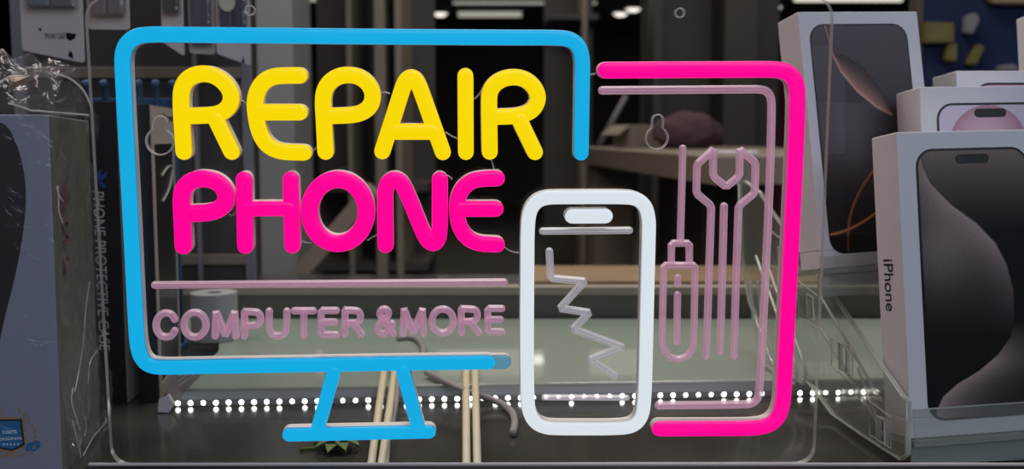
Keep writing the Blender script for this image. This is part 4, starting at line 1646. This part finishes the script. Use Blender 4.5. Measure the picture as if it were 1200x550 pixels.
# blue board with hanging packs, top right
br = thing('blue_board', 'dark blue display board standing behind the phone boxes at the top right', 'display board', Matrix.Translation((at(1076, 200, 1.9).x, 1.9, RF)))
bm = bmesh.new(); add_box(bm, 0, 0.62, 0, 0.03, 0.001, 1.62, 0.003); bm_link('panel', bm, M['board_blue'], br)
bm = bmesh.new(); add_box(bm, -0.016, -0.001, -0.004, 0.034, 0.001, 1.63, 0.002); bm_link('frame', bm, M['dark_brown'], br)


def board_pack(label, pts, mat, th=0.02):
    P = [at(x, y, 1.89) for x, y in pts]
    c = sum(P, Vector()) / len(P)
    bm = bmesh.new()
    add_prism(bm, [(p.x - c.x, p.z - c.z) for p in P], lambda p, t: Vector((p[0], t, p[1])), 1.899 - th - c.y, 1.8995 - c.y)
    bmesh.ops.bevel(bm, geom=list(bm.edges), offset=0.003, segments=2, affect='EDGES')
    o = bm_link('wall_pack', bm, mat)
    o.location = c
    tag(o, label, 'package', 'packs on the blue board')


board_pack('square dull yellow pack on the blue board', [(1081, 26), (1116, 27), (1116, 51), (1081, 51)], M['pack_yellow'])
board_pack('small leaning yellow pack under the square yellow one', [(1108, 53), (1120, 50), (1119, 73), (1106, 72)], M['pack_yellow'])
board_pack('yellow pack tilted to the right on the blue board', [(1144, 51), (1152, 56), (1142, 77), (1131, 76)], M['pack_yellow'])
board_pack('pale narrow pack above the tilted yellow pack', [(1130, 18), (1142, 15), (1146, 24), (1138, 41), (1129, 40)], M['pack_pale'])
board_pack('rust brown pack at the top of the blue board', [(1150, -12), (1215, -12), (1210, 6), (1160, 5)], M['wood'])
board_pack('flat pale pack low on the blue board', [(1168, 77), (1188, 75), (1192, 84), (1168, 84)], M['pack_pale'])

# ------------------------------------------------------------------ ceiling lamps


def ceil_at(x, y, drop=0.04):
    d = ray(x, y)
    return CAM + d * ((RC - drop - CZ) / d.z)


bm = bmesh.new()
for px, py, lab in ((727, 18, 'small round ceiling lamp, left of the pair above the tablet outline'), (742, 12.5, 'small round ceiling lamp, right of the pair above the tablet outline'),
                    (877, 17, 'small round ceiling lamp, left one beside the tall phone box'), (907, 11, 'small round ceiling lamp, right one beside the tall phone box'),
                    (447, 18, 'small round ceiling lamp above the letter A'), (516, 18, 'small round ceiling lamp at the left end of the tube lamp')):
    p = ceil_at(px, py)
    r = thing('ceiling_lamp', lab, 'lamp', Matrix.Translation((p.x, p.y, RC)), 'round ceiling lamps')
    b2 = bmesh.new(); add_lathe(b2, [(0.11, 0.0), (0.11, -0.02), (0.09, -0.02), (0.09, 0.0)], 24); bm_link('rim', b2, M['lamp_rim'], r)
    b2 = bmesh.new(); add_lathe(b2, [(0.001, -0.055), (0.05, -0.05), (0.088, -0.02), (0.088, -0.002)], 24); bm_link('bulb', b2, M['lamp'], r, smooth=True)
bm.free()


def tube_lamp(x0, x1, y, lab, mat, th=0.018):
    a = ceil_at(x0, y, 0.03 + th); b = ceil_at(x1, y, 0.03 + th)
    r = thing('tube_lamp', lab, 'lamp', Matrix.Translation(((a.x + b.x) / 2, a.y, RC)), 'long ceiling lamps')
    h = (b.x - a.x) / 2
    b2 = bmesh.new(); add_box(b2, -h, h, -0.04, 0.04, -0.03, -0.001, 0.004); bm_link('housing', b2, M['lamp_rim'], r)
    b2 = bmesh.new(); add_tube(b2, [Vector((-h + 0.01, 0, -0.03 - th)), Vector((h - 0.01, 0, -0.03 - th))], th, 12); bm_link('tube', b2, mat, r, smooth=True)


for px, py, lab in ((635, 420, 'round ceiling lamp mirrored in the glass counter inside the phone outline'),
                    (662, 494, 'round ceiling lamp mirrored in the dark showcase floor')):
    d = ray(px, py)
    zm = 0.012 if py < 450 else 0.0
    k = (zm - (RC - 0.04 - zm) - CZ) / d.z       # meets the ceiling's mirror image
    r = thing('ceiling_lamp', lab, 'lamp', Matrix.Translation((CAM.x + d.x * k, CAM.y + d.y * k, RC)), 'round ceiling lamps')
    b2 = bmesh.new(); add_lathe(b2, [(0.15, 0.0), (0.15, -0.02), (0.125, -0.02), (0.125, 0.0)], 24); bm_link('rim', b2, M['lamp_rim'], r)
    b2 = bmesh.new(); add_lathe(b2, [(0.001, -0.055), (0.07, -0.05), (0.12, -0.02), (0.12, -0.002)], 24); bm_link('bulb', b2, M['near_lamp'], r, smooth=True)
tube_lamp(536, 612, 17, 'long white tube lamp over the letters A and I', M['panel_lamp'], 0.03)
tube_lamp(530, 700, 3.5, 'long tube lamp at the top edge of the photo, centre', M['panel_lamp'], 0.012)
tube_lamp(850, 886, 0, 'short bright lamp at the top edge, left of the tall phone box', M['tube_lamp'])
tube_lamp(930, 1058, -0.5, 'long bright lamp at the top edge over the tall phone box', M['tube_lamp'], 0.022)
tube_lamp(336, 396, -1, 'long lamp at the top edge over the letters E and P', M['panel_lamp'], 0.025)
tube_lamp(414, 452, -1, 'short lamp at the top edge left of the letter A', M['panel_lamp'], 0.025)


# ================================================================== LIGHT
def area(name, loc, target, size, energy, col):
    l = bpy.data.lights.new(name, 'AREA')
    l.shape = 'RECTANGLE'
    l.size, l.size_y = size
    l.energy = energy
    l.color = col
    o = bpy.data.objects.new(name, l)
    COL.objects.link(o)
    o.location = loc
    o.rotation_euler = (Vector(target) - Vector(loc)).to_track_quat('-Z', 'Y').to_euler()
    return o


# cool light on the customer's side: an added front fill, then the mall lamp
area('front_fill_light', (1.1, -2.0, 1.45), (0.15, 0.65, 0.1), (3.0, 1.2), 27, (0.70, 0.79, 1.0))  # added soft fill that brightens the sign front
area('mall_near_light', (0.9, -0.9, 1.75), (0.30, 0.65, 0.12), (1.0, 0.6), 5, (0.74, 0.82, 1.0))
area('box_side_fill', (-0.9, 1.0, 1.3), (0.30, 0.68, 0.12), (0.6, 0.5), 7, (1.0, 0.80, 0.76))  # added pinkish fill for the box sides, in place of neon spill
# warm area fills added overhead to bring out the shop's dark shapes
area('shop_counter_fill', (0.1, 1.3, 1.70), (0.05, 1.15, 0.0), (1.0, 0.5), 17, (1.0, 0.95, 0.85))
area('shop_hall_fill', (0.2, 3.6, 1.72), (0.2, 3.6, 0.0), (3.0, 2.0), 26, (1.0, 0.88, 0.72))
area('shop_rear_fill', (0.5, 9.5, 1.72), (0.5, 9.5, 0.0), (5.0, 3.0), 40, (1.0, 0.88, 0.74))

w = bpy.data.worlds.new('World')
SC.world = w
w.use_nodes = True
bg = w.node_tree.nodes['Background']
bg.inputs[0].default_value = (0.9, 0.92, 1.0, 1)
bg.inputs[1].default_value = 0.035

# ================================================================== CAMERA
cam = bpy.data.cameras.new('Camera')
cam.sensor_width = 36
cam.sensor_fit = 'HORIZONTAL'
cam.lens = 36.0 * F / 1200.0
cam.clip_start = 0.01
cam.clip_end = 100
cam.dof.use_dof = True
cam.dof.focus_distance = 0.6
cam.dof.aperture_fstop = 9.0
co = bpy.data.objects.new('Camera', cam)
COL.objects.link(co)
co.location = CAM
co.rotation_euler = (PI / 2 - PITCH, 0, 0)
SC.camera = co

vs_ = SC.view_settings
SC.display_settings.display_device = 'sRGB'
vs_.view_transform = 'Standard'
vs_.look = 'None'
vs_.exposure = 0.0
vs_.gamma = 1.0
vs_.use_curve_mapping = False
SC.cycles.use_denoising = True
SC.cycles.max_bounces = 10
SC.cycles.transparent_max_bounces = 24
SC.cycles.caustics_reflective = False
SC.cycles.caustics_refractive = False
bpy.context.view_layer.update()
